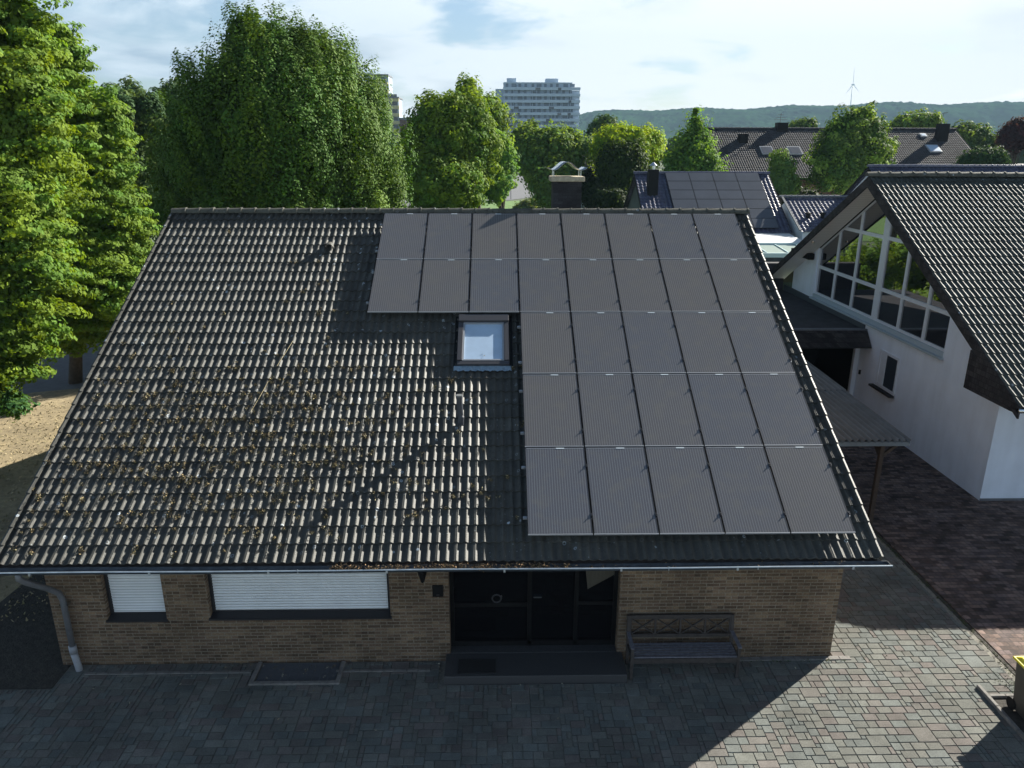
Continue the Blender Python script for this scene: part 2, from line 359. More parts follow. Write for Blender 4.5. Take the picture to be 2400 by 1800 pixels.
def leaf_mat(name, col, trans=0.35):
    m = bpy.data.materials.new(name); m.use_nodes = True; t = m.node_tree; t.nodes.clear()
    o = N(t, 'ShaderNodeOutputMaterial'); a = t.nodes.new('ShaderNodeAttribute'); a.attribute_name = 'tint'
    c = mixc(t, 1.0, a.outputs['Color'], col, 'MULTIPLY')
    d = N(t, 'ShaderNodeBsdfPrincipled', i_Roughness=0.7); d.inputs['Specular IOR Level'].default_value = 0.15; t.links.new(c, d.inputs['Base Color'])
    tr = N(t, 'ShaderNodeBsdfTranslucent'); t.links.new(mixc(t, 1.0, c, (1.5, 1.35, 0.45), 'MULTIPLY'), tr.inputs[0])
    mx = N(t, 'ShaderNodeMixShader'); mx.inputs[0].default_value = trans
    t.links.new(d.outputs[0], mx.inputs[1]); t.links.new(tr.outputs[0], mx.inputs[2]); t.links.new(mx.outputs[0], o.inputs[0]); return m

#SECTION roofs
# ------------------------------------------------------------ tiled roof fields
def tile_field(name, x0, x1, length, origin, xdir, ddir, ndir, mt, gauge=0.33, roll=0.15, amp=0.040, spr=9, lip=0.026, parent=None, holes=(), seam=True, jitter=0.004):
    """one mesh: courses of profiled tiles, u along the ridge, v down the slope, h outwards"""
    nr = int(round(length/gauge)); g = length/nr
    ns = max(2, int(round((x1-x0)/roll*spr)))
    u = np.linspace(x0, x1, ns+1); ph = (u/roll) % 1.0
    base = 0.5+0.5*np.cos(2*np.pi*(ph-0.5)); prof = amp*(base**1.3)
    alt = (np.floor(u/roll) % 2)
    if seam: prof = prof - np.where((alt == 1) & (np.abs(ph-0.5) < 0.07), 0.007, 0)
    prof = prof - amp
    V = []; F = []; T_ = []; b = 0
    ti_ = ((u-x0)//(2*roll)).astype(int)
    for j in range(nr):
        tone = np.clip(rng.normal(1, .11, ti_.max()+2), .7, 1.35)[ti_]; T_.append(np.tile(tone, 4))
        off = rng.normal(0, jitter, 1)[0]
        colj = rng.normal(0, jitter*0.6, int((x1-x0)/(2*roll))+3)[np.clip(((u-x0)//(2*roll)).astype(int), 0, None)]
        rows = []
        for v, h in ((j*g-0.02, -0.020), (j*g+g*0.5, -0.020+lip*0.5), ((j+1)*g+0.012, lip-0.018), ((j+1)*g+0.012, lip-0.040)):
            vv = v + (colj+off if v > j*g else 0)
            rows.append(np.stack([u, np.full_like(u, 0)+vv, prof+h+colj*0.5], -1))
        A = np.concatenate(rows); m = ns+1
        V.append(A)
        for k in range(3):
            i = np.arange(ns); F.append(np.stack([b+k*m+i, b+(k+1)*m+i, b+(k+1)*m+i+1, b+k*m+i+1], -1))
        b += 4*m
    V = np.concatenate(V); F = np.concatenate(F)
    for (hu0, hu1, hv0, hv1) in holes:
        cu = V[F[:, 0], 0]; cv = V[F[:, 0], 1]; F = F[~((cu > hu0) & (cu < hu1) & (cv > hv0) & (cv < hv1))]
    O = np.array(origin, float) - np.array(wloc(parent)) if parent else np.array(origin, float)
    Wd = O + V[:, :1]*np.array(xdir) + V[:, 1:2]*np.array(ddir) + V[:, 2:3]*np.array(ndir)
    return link(bpy.data.objects.new(name, np_mesh(name, Wd, F, mt, smooth=False, col=np.concatenate(T_)[:, None]*np.ones(3))), parent)
def ridge_caps(mb, a, b, r=0.11, n=40, jit=0.006):
    a = Vector(a); b = Vector(b)
    for i in range(n):
        p = a.lerp(b, i/n); q = a.lerp(b, (i+1)/n+0.06/n); dz = random.uniform(-jit, jit)
        z = Vector((0, 0, dz))
        vs = []
        for pt, rr in ((p, r*0.9), (p.lerp(q, 0.9), r*1.0), (p.lerp(q, 0.9), r*1.12), (q, r*1.12), (q, r*0.9)):
            for k in range(9):
                t = math.pi*(k/8)*1.1-0.05*math.pi
                vs.append(pt+z+Vector((0, math.cos(t)*rr*1.15, math.sin(t)*rr)))
        mb.add(vs, [(s*9+k, s*9+k+1, s*9+9+k+1, s*9+9+k) for s in range(4) for k in range(8)] + [tuple(range(8, -1, -1)), tuple(range(36, 45))])

# ------------------------------------------------------------ OUR HOUSE
A = 0.5182; ca, sa = math.cos(A), math.sin(A)
RY, RZ = 18.54, 7.0; RX0, RX1 = -7.84, 6.07
DD = (0, -ca, -sa); ND = (0, -sa, ca)
def rp(x, v, h=0.0): return Vector((x, RY - ca*v - sa*h, RZ - sa*v + ca*h))
SL = 9.5
house = thing('brick_house', 'long single-storey tan brick house with dark tiled roof carrying solar panels', 'house', (-0.9, 14.6, 0))
SKU0, SKU1, SKV0, SKV1 = -0.80, 0.23, 3.87, 5.27
roof = tile_field('roof', RX0, RX1, SL, (0, RY, RZ), (1, 0, 0), DD, ND, M_TILE, parent=house, holes=((SKU0-.02, SKU1+.02, SKV0+0.05, SKV1),))
back = tile_field('roof', RX0, RX1, SL, (0, RY, RZ), (1, 0, 0), (0, ca, -sa), (0, sa, ca), M_TILE, parent=house, spr=5)
mb = MB(); ridge_caps(mb, (RX0-.02, RY, RZ-0.03), (RX1+.08, RY, RZ-0.03), r=0.10, n=42); mb.build('ridge_tiles', M_RIDGE, roof, smooth=False)
nr = 29; g = SL/nr   # verge tiles turned down at both gable ends
for xx, s_ in ((RX1, 1), (RX0, -1)):
    mb = MB()
    for j in range(nr):
        p0 = rp(xx, j*g-0.02, 0.0); p1 = rp(xx, (j+1)*g+0.015, 0.024)
        w = 0.06*s_
        vs = []
        for p in (p0, p1):
            for dx, dh in ((-w*0.6, -0.005), (0, 0.012), (w*0.6, 0.0), (w*0.75, -0.03), (w*0.75, -0.13), (w*0.4, -0.13)):
                vs.append(Vector((p.x+dx, p.y - sa*dh, p.z + ca*dh)))
        mb.add(vs, [(k, k+1, 6+k+1, 6+k) for k in range(5)] + [(11, 10, 9, 8, 7, 6), (0, 1, 2, 3, 4, 5)])
    mb.build('verge_tiles', M_TILE, roof)
# walls (front wall in pieces round its openings)
WX0, WX1, WY0, WY1 = -7.45, 5.78, 10.80, 26.3
def under(y):  # underside of roof deck
    return RZ - abs(RY-y)*sa/ca - 0.20
mb = MB(); H1 = under(WY0)
ops = [(-6.55, -5.57, 0.90, 2.15), (-4.84, -1.82, 0.92, 2.15), (-0.83, 2.04, 0.0, 2.22)]
x = WX0
for (a, b_, z0, z1) in ops:
    mb.box(x, a, WY0, WY0+.3, -0.3, H1)
    if z0 > 0: mb.box(a, b_, WY0, WY0+.3, -0.3, z0)
    mb.box(a, b_, WY0, WY0+.3, z1, H1)
    x = b_
mb.box(x, WX1, WY0, WY0+.3, -0.3, H1)
for xa, xb in ((WX0, WX0+.3), (WX1-.3, WX1)):
    mb.prism([(xa, WY0+.3, -0.3), (xa, WY1-.3, -0.3), (xa, WY1-.3, under(WY1-.3)), (xa, RY, under(RY)), (xa, WY0+.3, under(WY0+.3))], (xb-xa, 0, 0))
mb.box(WX0, WX1, WY1-.3, WY1, -0.3, under(WY1))
mb.build('wall', M_BRICK, house)
mb = MB()   # roof deck and eaves boarding
for s_ in (1, -1):
    p = [(RX0+.03, RY, RZ-.09), (RX0+.03, RY-s_*SL*ca, RZ-.09-SL*sa), (RX0+.03, RY-s_*(SL*ca), RZ-.20-SL*sa), (RX0+.03, RY, RZ-.20)]
    mb.prism(p, (RX1-RX0-.06, 0, 0))
mb.build('roof_deck', M_DARKWOOD, house)
mb = MB(); mb.box(RX0+.05, RX1-.05, 10.27, 10.285, 2.12, 2.17); mb.build('fascia', M_DARKWOOD, house)
# gutter
mb = MB(); GY, GZ = 10.175, 2.235; GX0, GX1 = -8.0, 6.17; prof = []
for k in range(13):
    t = math.pi + math.pi*k/12; prof.append((GY+0.075*math.cos(t), GZ+0.075*math.sin(t)))
prof2 = [(GY+0.069*math.cos(math.pi+math.pi*k/12), GZ+0.069*math.sin(math.pi+math.pi*k/12)) for k in range(12, -1, -1)]
pp = prof+prof2
xs = np.linspace(GX0, GX1, 9); vs = []
for i, xx in enumerate(xs):
    dz = 0.006*math.sin(i*1.9)
    vs += [(xx, y, z+dz) for y, z in pp]
n = len(pp); mb.add(vs, [(i*n+k, i*n+(k+1) % n, (i+1)*n+(k+1) % n, (i+1)*n+k) for i in range(8) for k in range(n)])
for xx in (GX0, GX1-.006):
    mb.prism([(xx, y, z) for y, z in prof], (0.006, 0, 0))
gut = mb.build('gutter', mat('dirty_zinc', (.05, .065, .085), .55, metal=.3, noise=(9, .4)), house)
mb = MB(); mb.tube([(xx, GY-.078, GZ+.004+0.006*math.sin(i*1.9)) for i, xx in enumerate(xs)], 0.012, 8)
for k in range(8): xx = -7.2+k*1.82; mb.box(xx, xx+.03, GY-.088, GY-.060, GZ-.05, GZ+.006)
for xx in (-3.1, 2.65, 4.05): mb.box(xx, xx+.012, GY-.086, GY-.07, GZ-.04, GZ+.02)
mb.build('gutter_bead', M_ZINC, gut, smooth=False)
# down-pipe
mb = MB(); mb.tube([(-7.42, 10.18, 2.2), (-7.42, 10.18, 2.08), (-7.36, 10.24, 1.98), (-7.24, 10.55, 1.66), (-7.19, 10.68, 1.50), (-7.17, 10.71, 1.35), (-7.17, 10.71, 0.42)], 0.048, 14)
pipe = mb.build('downpipe', M_PIPE, house, smooth=True)
mb = MB(); mb.tube([(-7.17, 10.71, 0.46), (-7.17, 10.71, 0.32)], 0.062, 16); mb.tube([(-7.17, 10.71, 0.32), (-7.14, 10.69, 0.2), (-7.08, 10.64, -0.05)], 0.055, 16); mb.build('pipe_foot', mat('pale_pipe', (0.32, 0.34, 0.38), .5, noise=(6, .2)), pipe, smooth=True)
mb = MB(); mb.box(-7.24, -7.10, 10.70, 10.80, 1.24, 1.27); mb.build('pipe_clip', M_STEEL, pipe)
# windows with closed shutters
for (a, b_, z0, z1) in ops[:2]:
    mb = MB()
    for xa, xb in ((a, a+.05), (b_-.05, b_)): mb.box(xa+.002, xb-.002, WY0+.10, WY0+.20, z0+.01, z1-.002)
    mb.box(a+.05, b_-.05, WY0+.10, WY0+.20, z0+.01, z0+.05)
    wnd = mb.build('window', M_SILL, house)
    mb = MB(); zz_ = z0+.055
    while zz_ < z1-.01:
        mb.prism([(a+.055, WY0+.135, zz_), (a+.055, WY0+.122, zz_+.012), (a+.055, WY0+.120, zz_+.036), (a+.055, WY0+.135, zz_+.050)], (b_-a-.11, 0, 0)); zz_ += .052
    mb.box(a+.055, b_-.055, WY0+.136, WY0+.15, z0+.055, z1-.003)
    mb.build('roller_shutter', M_SHUTTER, wnd)
    mb = MB(); mb.prism([(a+.003, WY0-.035, z0+.003), (a+.003, WY0+.098, z0+.045), (a+.003, WY0+.098, z0+.003)], (b_-a-.006, 0, 0)); mb.box(a-.02, b_+.02, WY0-.035, WY0-.002, z0-.035, z0+.001); mb.build('sill', M_SILL, wnd)
# front door, glazed and dark
DX0, DX1 = -0.83, 2.04; DYf = WY0+.18
mb = MB(); mb.box(DX0, DX1, DYf, DYf+.08, 2.14, 2.22)
for xa in (DX0, 0.50, 1.30, DX1-.07): mb.box(xa+.002, xa+.07, DYf, DYf+.08, 0.17, 2.14)
mb.box(DX0+.07, DX1-.07, DYf, DYf+.08, 0.17, 0.27); mb.box(DX0+.072, .5, DYf+.01, DYf+.07, 0.95, 1.03); mb.box(1.37, 1.968, DYf+.01, DYf+.07, 0.98, 1.04)
door = mb.build('front_door', M_BLACK, house)
for (a, b_, z0, z1) in ((DX0+.072, .498, .27, .95), (DX0+.072, .498, 1.03, 2.14), (.572, 1.298, .27, 2.14), (1.372, 1.968, .27, .98), (1.372, 1.968, 1.04, 2.14)):
    mb = MB(); mb.box(a, b_, DYf+.035, DYf+.045, z0, z1); mb.build('pane', M_DOORGL, door)
mb = MB(); pts = [(-.03+0.075*math.cos(t), DYf-.055, 1.16+0.075*math.sin(t)) for t in np.linspace(0, 2*math.pi, 20)]
mb.tube(pts, 0.011, 8, caps=False); mb.tube([(0.05, DYf-.055, 1.16), (0.05, DYf+.03, 1.16)], .012, 8); mb.build('ring_handle', M_BROWNMETAL, door, smooth=True)
mb = MB(); mb.box(.60, .74, DYf-.006, DYf+.03, 1.13, 1.155); mb.build('letter_slot', M_STEEL, door)
mb = MB()
for k in range(14):
    xa = 1.52+k*.032; mb.prism([(xa, DYf-.012+(k % 2)*.006, 1.30+.02*k), (xa+.032, DYf-.012+((k+1) % 2)*.006, 1.32+.02*k), (xa+.032, DYf-.012+((k+1) % 2)*.006, 2.13), (xa-.10+.007*k, DYf-.012+(k % 2)*.006, 2.13)], (0, .004, 0))
mb.build('curtain', M_CURTAIN, door)
# entrance step, lantern, intercom box
mb = MB(); mb.box(-.90, 2.13, 10.20, WY0+.0-.003, -.05, .165); mb.box(DX0+.002, DX1-.002, WY0-.003, DYf+.1, -.05, .168); mb.build('entrance_step', M_GRANITE, house, bevel=.012)
mb = MB(); mb.lathe((-1.24, 10.62, 1.67), [(.008, 0), (.03, .02), (.075, .20), (.085, .21), (.085, .235), (.05, .26), (.02, .30)], 6)
mb.beam((-1.24, 10.62, 1.96), (-1.24, 10.80, 1.99), .03, .03); mb.box(-1.28, -1.20, 10.78, 10.80, 1.84, 2.02); lan = mb.build('wall_lantern', M_BLACK, house)
mb = MB(); mb.lathe((-1.24, 10.62, 1.72), [(.028, 0), (.062, .13)], 6); mb.build('lantern_glass', M_GLASS, lan)
mb = MB(); mb.box(-1.10, -.92, 10.775, 10.80, 1.30, 1.52); ic = mb.build('intercom', M_BLACK, house, bevel=.004)
mb = MB(); mb.box(-1.035, -.985, 10.771, 10.7745, 1.335, 1.347); mb.build('name_plate', M_STEEL, ic)
# chimney on the back slope
mb = MB(); mb.box(1.43, 2.15, 19.45, 20.15, 5.6, 7.66); chim = mb.build('chimney', M_DARKBRICK, house)
mb = MB(); mb.box(1.36, 2.22, 19.38, 20.22, 7.66, 7.78); mb.build('chimney_slab', M_STONE, chim, bevel=.012)
mb = MB()
nseg = 36; vs = []
for i in range(nseg+1):
    t = i/nseg; xx = 1.30+t*.98; zc_ = 8.035 + 0.10*(-math.cos(2*math.pi*(t-.14)/.72))
    for y_, dx_ in ((19.40, 0), (20.2, -.07)): vs.append((xx+dx_, y_, zc_)); vs.append((xx+dx_, y_, zc_+.008))
mb.add(vs, [f for i in range(nseg) for f in ((i*4+1, i*4+5, i*4+7, i*4+3), (i*4, i*4+2, i*4+6, i*4+4), (i*4, i*4+4, i*4+5, i*4+1), (i*4+2, i*4+3, i*4+7, i*4+6))])
mb.build('chimney_hood', M_STEEL, chim, smooth=True)
for xx, yy in ((1.44, 19.55), (2.13, 19.55), (1.44, 20.05), (2.13, 20.05)):
    mb = MB(); mb.box(xx-.009, xx+.009, yy-.009, yy+.009, 7.78, 7.925); mb.build('hood_post', M_STEEL, chim)
# vent pipe, vent tiles
vp = rp(-.675, 6.75); mb = MB(); mb.tube([rp(-.675, 6.72, -.05), rp(-.675, 6.70, .05), vp+Vector((.01, .02, .14)), vp+Vector((-.005, .03, .17)), vp+Vector((-.02, .03, .52))], .056, 14); mb.tube([vp+Vector((-.02, .03, .50)), vp+Vector((-.02, .03, .53))], .062, 16)
mb.tube([vp+Vector((.0, .03, .19)), vp+Vector((-.002, .03, .23))], .052, 14)
vpo = mb.build('vent_pipe', mat('vent_plastic', (.05, .055, .07), .5), house, smooth=False)
mb = MB(); mb.tube([vp+Vector((-.02, .03, .531)), vp+Vector((-.02, .03, .56))], .064, 18); mb.build('vent_cap', mat('pale_cap', (.12, .13, .14), .6), vpo)
for (u_, v_) in ((-3.86, 1.42), (-2.55, 1.42)):
    mb = MB(); vs = []
    for i, (dv, rr, hh) in enumerate(((-.16, .03, .0), (-.02, .10, .03), (.08, .12, .04))):
        for k in range(9):
            t = math.pi*k/8; p = rp(u_+math.cos(t)*rr, v_+dv, -.01+math.sin(t)*(rr*.85+hh)); vs.append(p)
    mb.add(vs, [(s*9+k, s*9+9+k, s*9+9+k+1, s*9+k+1) for s in range(2) for k in range(8)]); mb.build('vent_tile', M_TILE, house, smooth=True)
# roof window
def rbox(mb, u0, u1, v0, v1, h0, h1, mi=0):
    vs = [rp(u, v, h) for h in (h0, h1) for v in (v1, v0) for u in (u0, u1)]
    mb.add(vs, [(0, 2, 3, 1), (4, 5, 7, 6), (0, 1, 5, 4), (2, 6, 7, 3), (0, 4, 6, 2), (1, 3, 7, 5)], mi)
mb = MB(); fo = .07
rbox(mb, SKU0, SKU1, SKV0, SKV0+.20, -.10, .115); rbox(mb, SKU0, SKU0+.10, SKV0+.203, SKV1-.10, -.10, .08); rbox(mb, SKU1-.10, SKU1, SKV0+.203, SKV1-.10, -.10, .08); rbox(mb, SKU0, SKU1, SKV1-.098, SKV1, -.10, .06)
rw = mb.build('roof_window', M_BROWNMETAL, house, bevel=.006)
mb = MB(); a0, a1, b0, b1 = SKU0+.10, SKU1-.10, SKV0+.203, SKV1-.10
for q in ((a0+.002, a0+.035, b0, b1-.002), (a1-.035, a1-.002, b0, b1-.002), (a0+.035, a1-.035, b0, b0+.03), (a0+.035, a1-.035, b1-.035, b1-.002)): rbox(mb, *q, -.02, .065)
mb.build('sash', M_ALU, rw)
mb = MB(); rbox(mb, a0+.035, a1-.035, b0+.03, b1-.035, -.06, .035); mb.build('pane', M_BLIND, rw)
M_BLIND.node_tree.nodes['Principled BSDF'].inputs['Coat Weight'].default_value = 1.0
M_BLIND.node_tree.nodes['Principled BSDF'].inputs['Coat Roughness'].default_value = 0.02
mb = MB(); nu = 60; vs = []
for i in range(nu+1):
    u_ = SKU0-.06+(SKU1-SKU0+.10)*i/nu
    for v_, h_ in ((SKV1+.001, .01), (SKV1+.05, .012), (SKV1+.14+.008*math.sin(i*1.7), .016)):
        vs.append(rp(u_, v_, h_+0.014*math.cos(2*math.pi*(u_/.15-.5))*(0 if v_ < SKV1+.01 else 1)))
mb.add(vs, [(i*3+k, i*3+k+1, i*3+3+k+1, i*3+3+k) for i in range(nu) for k in range(2)])
mb.build('lead_apron', mat('lead_sheet', (.26, .36, .46), .5, metal=.2, noise=(20, .2)), rw)
for qa, qb in ((SKU0-.07, SKU0-.002), (SKU1+.002, SKU1+.07)): mb = MB(); rbox(mb, qa, qb, SKV0-.05, SKV1, -.07, .0); mb.build('flashing', M_BLACK, rw)

#SECTION panels
# ------------------------------------------------------------ solar panels on our roof
PW, PH = 1.058, 1.7734
PX0, PV0, PHN = -2.709, 0.276, 0.129
ORD = ['first', 'second', 'third', 'fourth', 'fifth', 'sixth', 'seventh', 'eighth']
ROWS = ['topmost', 'second', 'middle', 'fourth', 'lowest']
def panel_proto():
    root = thing('solar_panel', '', 'solar panel', group='solar panels on the brown tiled roof')
    w, h, e = PW-.022, PH-.022, .011
    mb = MB(); mb.box(0, e, 0, h, -.035, 0); mb.box(w-e, w, 0, h, -.035, 0); mb.box(e, w-e, 0, e+.004, -.035, 0); mb.box(e, w-e, h-e, h, -.035, 0)
    fr = mb.build('frame', M_FRAMEB, root, local=True)
    mb = MB(); mb.prism([(-.0015, -.0025, -.033), (-.0015, -.0025, .0016), (-.0015, .0095, .0016), (-.0015, .0095, .0004), (-.0015, -.0004, .0004), (-.0015, -.0004, -.033)], (w+.003, 0, 0))
    mb.build('edge_trim', M_ALU, root, local=True)
    mb = MB(); mb.box(.02, w-.02, h-.028, h-.020, -.0018, .0003); mb.build('cell_border', M_ALU, root, local=True)
    mb = MB(); mb.box(e, w-e, e+.004, h-e, -.030, -.002); mb.build('glass', M_SOLAR, root, local=True)
    mb = MB(); mb.box(w*.52, w*.66, h-.035, h-.012, .0005, .002); mb.build('type_sticker', M_STICK, root, local=True)
    for yy in (.36, h-.40):
        mb = MB(); mb.box(w-.006, w+.028, yy-.03, yy+.03, .0017, .009); mb.box(w+.004, w+.018, yy-.03, yy+.03, -.07, .0017); mb.tube([(w+.011, yy, .009), (w+.011, yy, .026)], .010, 6); mb.tube([(w-.05, yy-.015, -.045), (w+.011, yy, -.04)], .012, 6)
        mb.build('clamp', M_FRAMEB, root, local=True)
    return root
def copy_tree(o, parent=None):
    c = o.copy(); COL.objects.link(c); c.parent = parent
    for ch in list(o.children): copy_tree(ch, c)
    return c
proto = panel_proto(); first = True
for r_ in range(5):
    cs = range(8) if r_ < 2 else range(3, 8); n_in = len(cs)
    for k, c_ in enumerate(cs):
        o = proto if first else copy_tree(proto); first = False
        o.location = rp(PX0+c_*PW+.011+random.uniform(-.002, .002), PV0+(r_+1)*PH-.011, PHN+random.uniform(-.002, .002)); o.rotation_euler = (A, 0, random.uniform(-.0012, .0012))
        o['label'] = 'solar panel in the %s row on the brown tiled roof, %s' % (ROWS[r_], 'at the left end' if k == 0 else 'at the right end' if k == n_in-1 else ORD[k]+' from the left')
for r_ in range(5):
    c0 = 0 if r_ < 2 else 3
    for q, dv in enumerate((.40, PH-.36)):
        mb = MB(); v_ = PV0+r_*PH+dv
        rbox(mb, PX0+c0*PW-.06, PX0+8*PW+.03, v_-.02, v_+.02, PHN-.085, PHN-.045)
        for k in range(9-c0): 
            uu = PX0+(c0+k)*PW - (.02 if k == 0 else 0)
            rbox(mb, uu-.015, uu+.012, v_-.016, v_+.016, PHN-.045, PHN-.037)
        o = mb.build('mounting_rail', M_ALU); tag(o, '%s aluminium rail under the %s row of solar panels' % (('upper', 'lower')[q], ROWS[r_]), 'mounting rail', 'rails carrying the solar panels')

# ------------------------------------------------------------ moss and dry leaves on the roof, leaves in the gutter
def debris(spots, n_each, size, spread, cols, normal_h=True):
    V = []; F = []; C = []
    for (p, k, sc) in spots:
        k = int(k)
        for _ in range(k):
            c = p + Vector(rng.normal(0, spread*sc, 3)); c.z += abs(rng.normal(0, .008))
            d = Vector(rng.normal(0, 1, 3)).normalized(); e = d.cross(Vector(rng.normal(0, 1, 3))).normalized(); s_ = size*rng.uniform(.5, 1.5)
            b = len(V); col = np.array(cols[rng.integers(len(cols))])*rng.uniform(.5, 1.3)
            nn = d.cross(e)*s_*.5
            V += [c-d*s_, c-e*s_*.35+nn*.3, c+d*s_+nn, c+e*s_*.35+nn*.3]; F.append((b, b+1, b+2, b+3)); C += [col]*4
    return V, F, C
cols = [(.055, .05, .025), (.20, .16, .07), (.42, .32, .17), (.07, .045, .025), (.17, .13, .08), (.44, .39, .24), (.05, .055, .02), (.035, .03, .02), (.06, .05, .03)]
spots = []
for i in range(1500):
    u_ = rng.uniform(RX0+.1, 0.6); v_ = 9.4*rng.beta(3.2, 1.4)
    w_ = math.exp(-((u_+4.6)/2.0)**2)*math.exp(-((v_-7.3)/1.5)**2)*1.4 + .10 + (.30 if v_ > 4 and u_ < -5.6 else 0) + (.2*math.exp(-((u_+3.8)/.5)**2) if v_ > 2 else 0)
    if u_ > PX0-.3 and v_ < 3.9: continue
    if rng.random() > w_: continue
    u_ = (round(u_/.15)+.06+rng.normal(0, .12))*.15     # caught in the pans
    v_ = math.floor(v_/g)*g + (rng.beta(1.2, 2.4))*.30+.01
    spots.append((rp(u_, v_, -.018+.018*rng.random()), rng.integers(22, 60), rng.uniform(.7, 1.7)))
V, F, C = debris(spots, 0, .016, .019, cols)
o = link(bpy.data.objects.new('moss_and_dry_leaves', np_mesh('moss', V, F, M_MOSS, col=np.array(C)))); tag(o, 'clumps of moss and dry leaves caught between the roof tiles', 'moss', kind='stuff')
spots = [(Vector((rng.uniform(-2.6, 1.2), GY+rng.normal(0, .02), GZ+.0)), 12, 1.0) for _ in range(200)] + [(Vector((rng.uniform(1.2, 6), GY+rng.normal(0, .02), GZ-.02)), 5, 1.0) for _ in range(40)]
V, F, C = debris(spots, 0, .017, .022, [(.03, .025, .015), (.05, .035, .02), (.24, .16, .08), (.34, .22, .12), (.02, .018, .012)])
o = link(bpy.data.objects.new('gutter_leaves', np_mesh('gl', V, F, M_MOSS, col=np.array(C)))); tag(o, 'dry leaves and dirt lying in the gutter', 'leaves', kind='stuff')
spots = [(Vector((rng.uniform(-6.8, 5.5), 10.75-rng.exponential(.8), .025)), 1, .3) for _ in range(150)] + [(Vector((rng.uniform(-4.9, -2.4), rng.uniform(10.35, 10.75), .03)), 4, 1) for _ in range(26)]
V, F, C = debris([s for s in spots if s[0].y > 7.6], 0, .020, .02, [(.35, .3, .2), (.25, .19, .1), (.45, .42, .33)])
o = link(bpy.data.objects.new('fallen_leaves', np_mesh('fl', V, F, M_MOSS, col=np.array(C)))); tag(o, 'small dry leaves scattered on the shaded driveway', 'leaves', kind='stuff')
spots = [(Vector((8.69+rng.normal(0, .025), rng.uniform(10, 16), .02)), 6, .8) for _ in range(110)] + [(Vector((rng.uniform(5.9, 8.6), rng.uniform(9.9, 13), .02)), 3, .4) for _ in range(14)] + [(Vector((rng.uniform(4.2, 6.1), 10.68, .02)), 4, .6) for _ in range(26)] + [(Vector((rng.uniform(8.3, 8.68), rng.uniform(9.75, 10.5), .025)), 8, 1.6) for _ in range(30)]
V, F, C = debris(spots, 0, .016, .022, [(.05, .09, .02), (.08, .12, .03), (.10, .10, .04), (.04, .06, .02)])
o = link(bpy.data.objects.new('joint_weeds', np_mesh('jw', V, F, M_MOSS, col=np.array(C)))); tag(o, 'small weeds and moss in the paving joints', 'weeds', kind='stuff')
m_ = 11000; gx = rng.uniform(-22, -8.6, m_); gy = rng.uniform(12, 27, m_); hh_ = rng.uniform(.015, .045, m_)*(1+.8*(rng.random(m_) < .1)); an_ = rng.uniform(0, 6.28, m_)
ok_ = gy < 27+(gx+9.0)*.35; gx, gy, hh_, an_ = gx[ok_], gy[ok_], hh_[ok_], an_[ok_]; m_ = len(gx)
dx_, dy_ = np.cos(an_)*.022, np.sin(an_)*.022; lx_, ly_ = rng.normal(0, .03, m_), rng.normal(0, .03, m_); z0_ = np.full(m_, .008)
V = np.stack([np.stack([gx-dx_, gy-dy_, z0_], -1), np.stack([gx+dx_, gy+dy_, z0_], -1), np.stack([gx+dx_*.3+lx_, gy+dy_*.3+ly_, z0_+hh_], -1), np.stack([gx-dx_*.3+lx_, gy-dy_*.3+ly_, z0_+hh_], -1)], 1).reshape(-1, 3)
C = np.repeat(np.array([(.33, .27, .16), (.29, .24, .135), (.24, .22, .11), (.36, .30, .18)])[rng.integers(4, size=m_)], 4, axis=0)
o = link(bpy.data.objects.new('dry_grass', np_mesh('dg', V, np.arange(m_*4).reshape(-1, 4), M_MOSS, col=C))); tag(o, 'dry grass blades on the tan lawn left of the house', 'grass', kind='stuff')
for i, (u0_, v0_, u1_, v1_, nm) in enumerate(((-4.12, 4.55, -4.30, 5.25, 'upper'), (-4.38, 5.65, -4.55, 6.45, 'lower'))):
    mb = MB(); mb.tube([rp(u0_, v0_, .006), rp((u0_+u1_)/2+.01, (v0_+v1_)/2, .014), rp(u1_, v1_, .006)], .004, 5); o = mb.build('straw_stalk', mat('straw', (.5, .42, .25), .9)); tag(o, '%s of two pale dry stalks lying on the mossy roof tiles' % nm, 'stalk', 'dry stalks on the roof')

#SECTION ground
# ------------------------------------------------------------ ground, driveway, lawns, road, hill
def sheet(name, poly, z, m, drop=None):
    mb = MB()
    if drop: mb.prism([(x, y, z-drop) for x, y in poly], (0, 0, drop))
    else: mb.add([(x, y, z) for x, y in poly], [tuple(range(len(poly)))])
    return struct(mb.build(name, m))
sheet('ground', [(-6000, -300), (6000, -300), (6000, 7000), (-6000, 7000)], -.03, M_GROUND)
sheet('driveway_bed', [(-8.25, -3), (8.70, -3), (8.70, 26), (5.80, 26), (5.80, 10.80), (-8.25, 10.80)], 0.0, M_SAND)
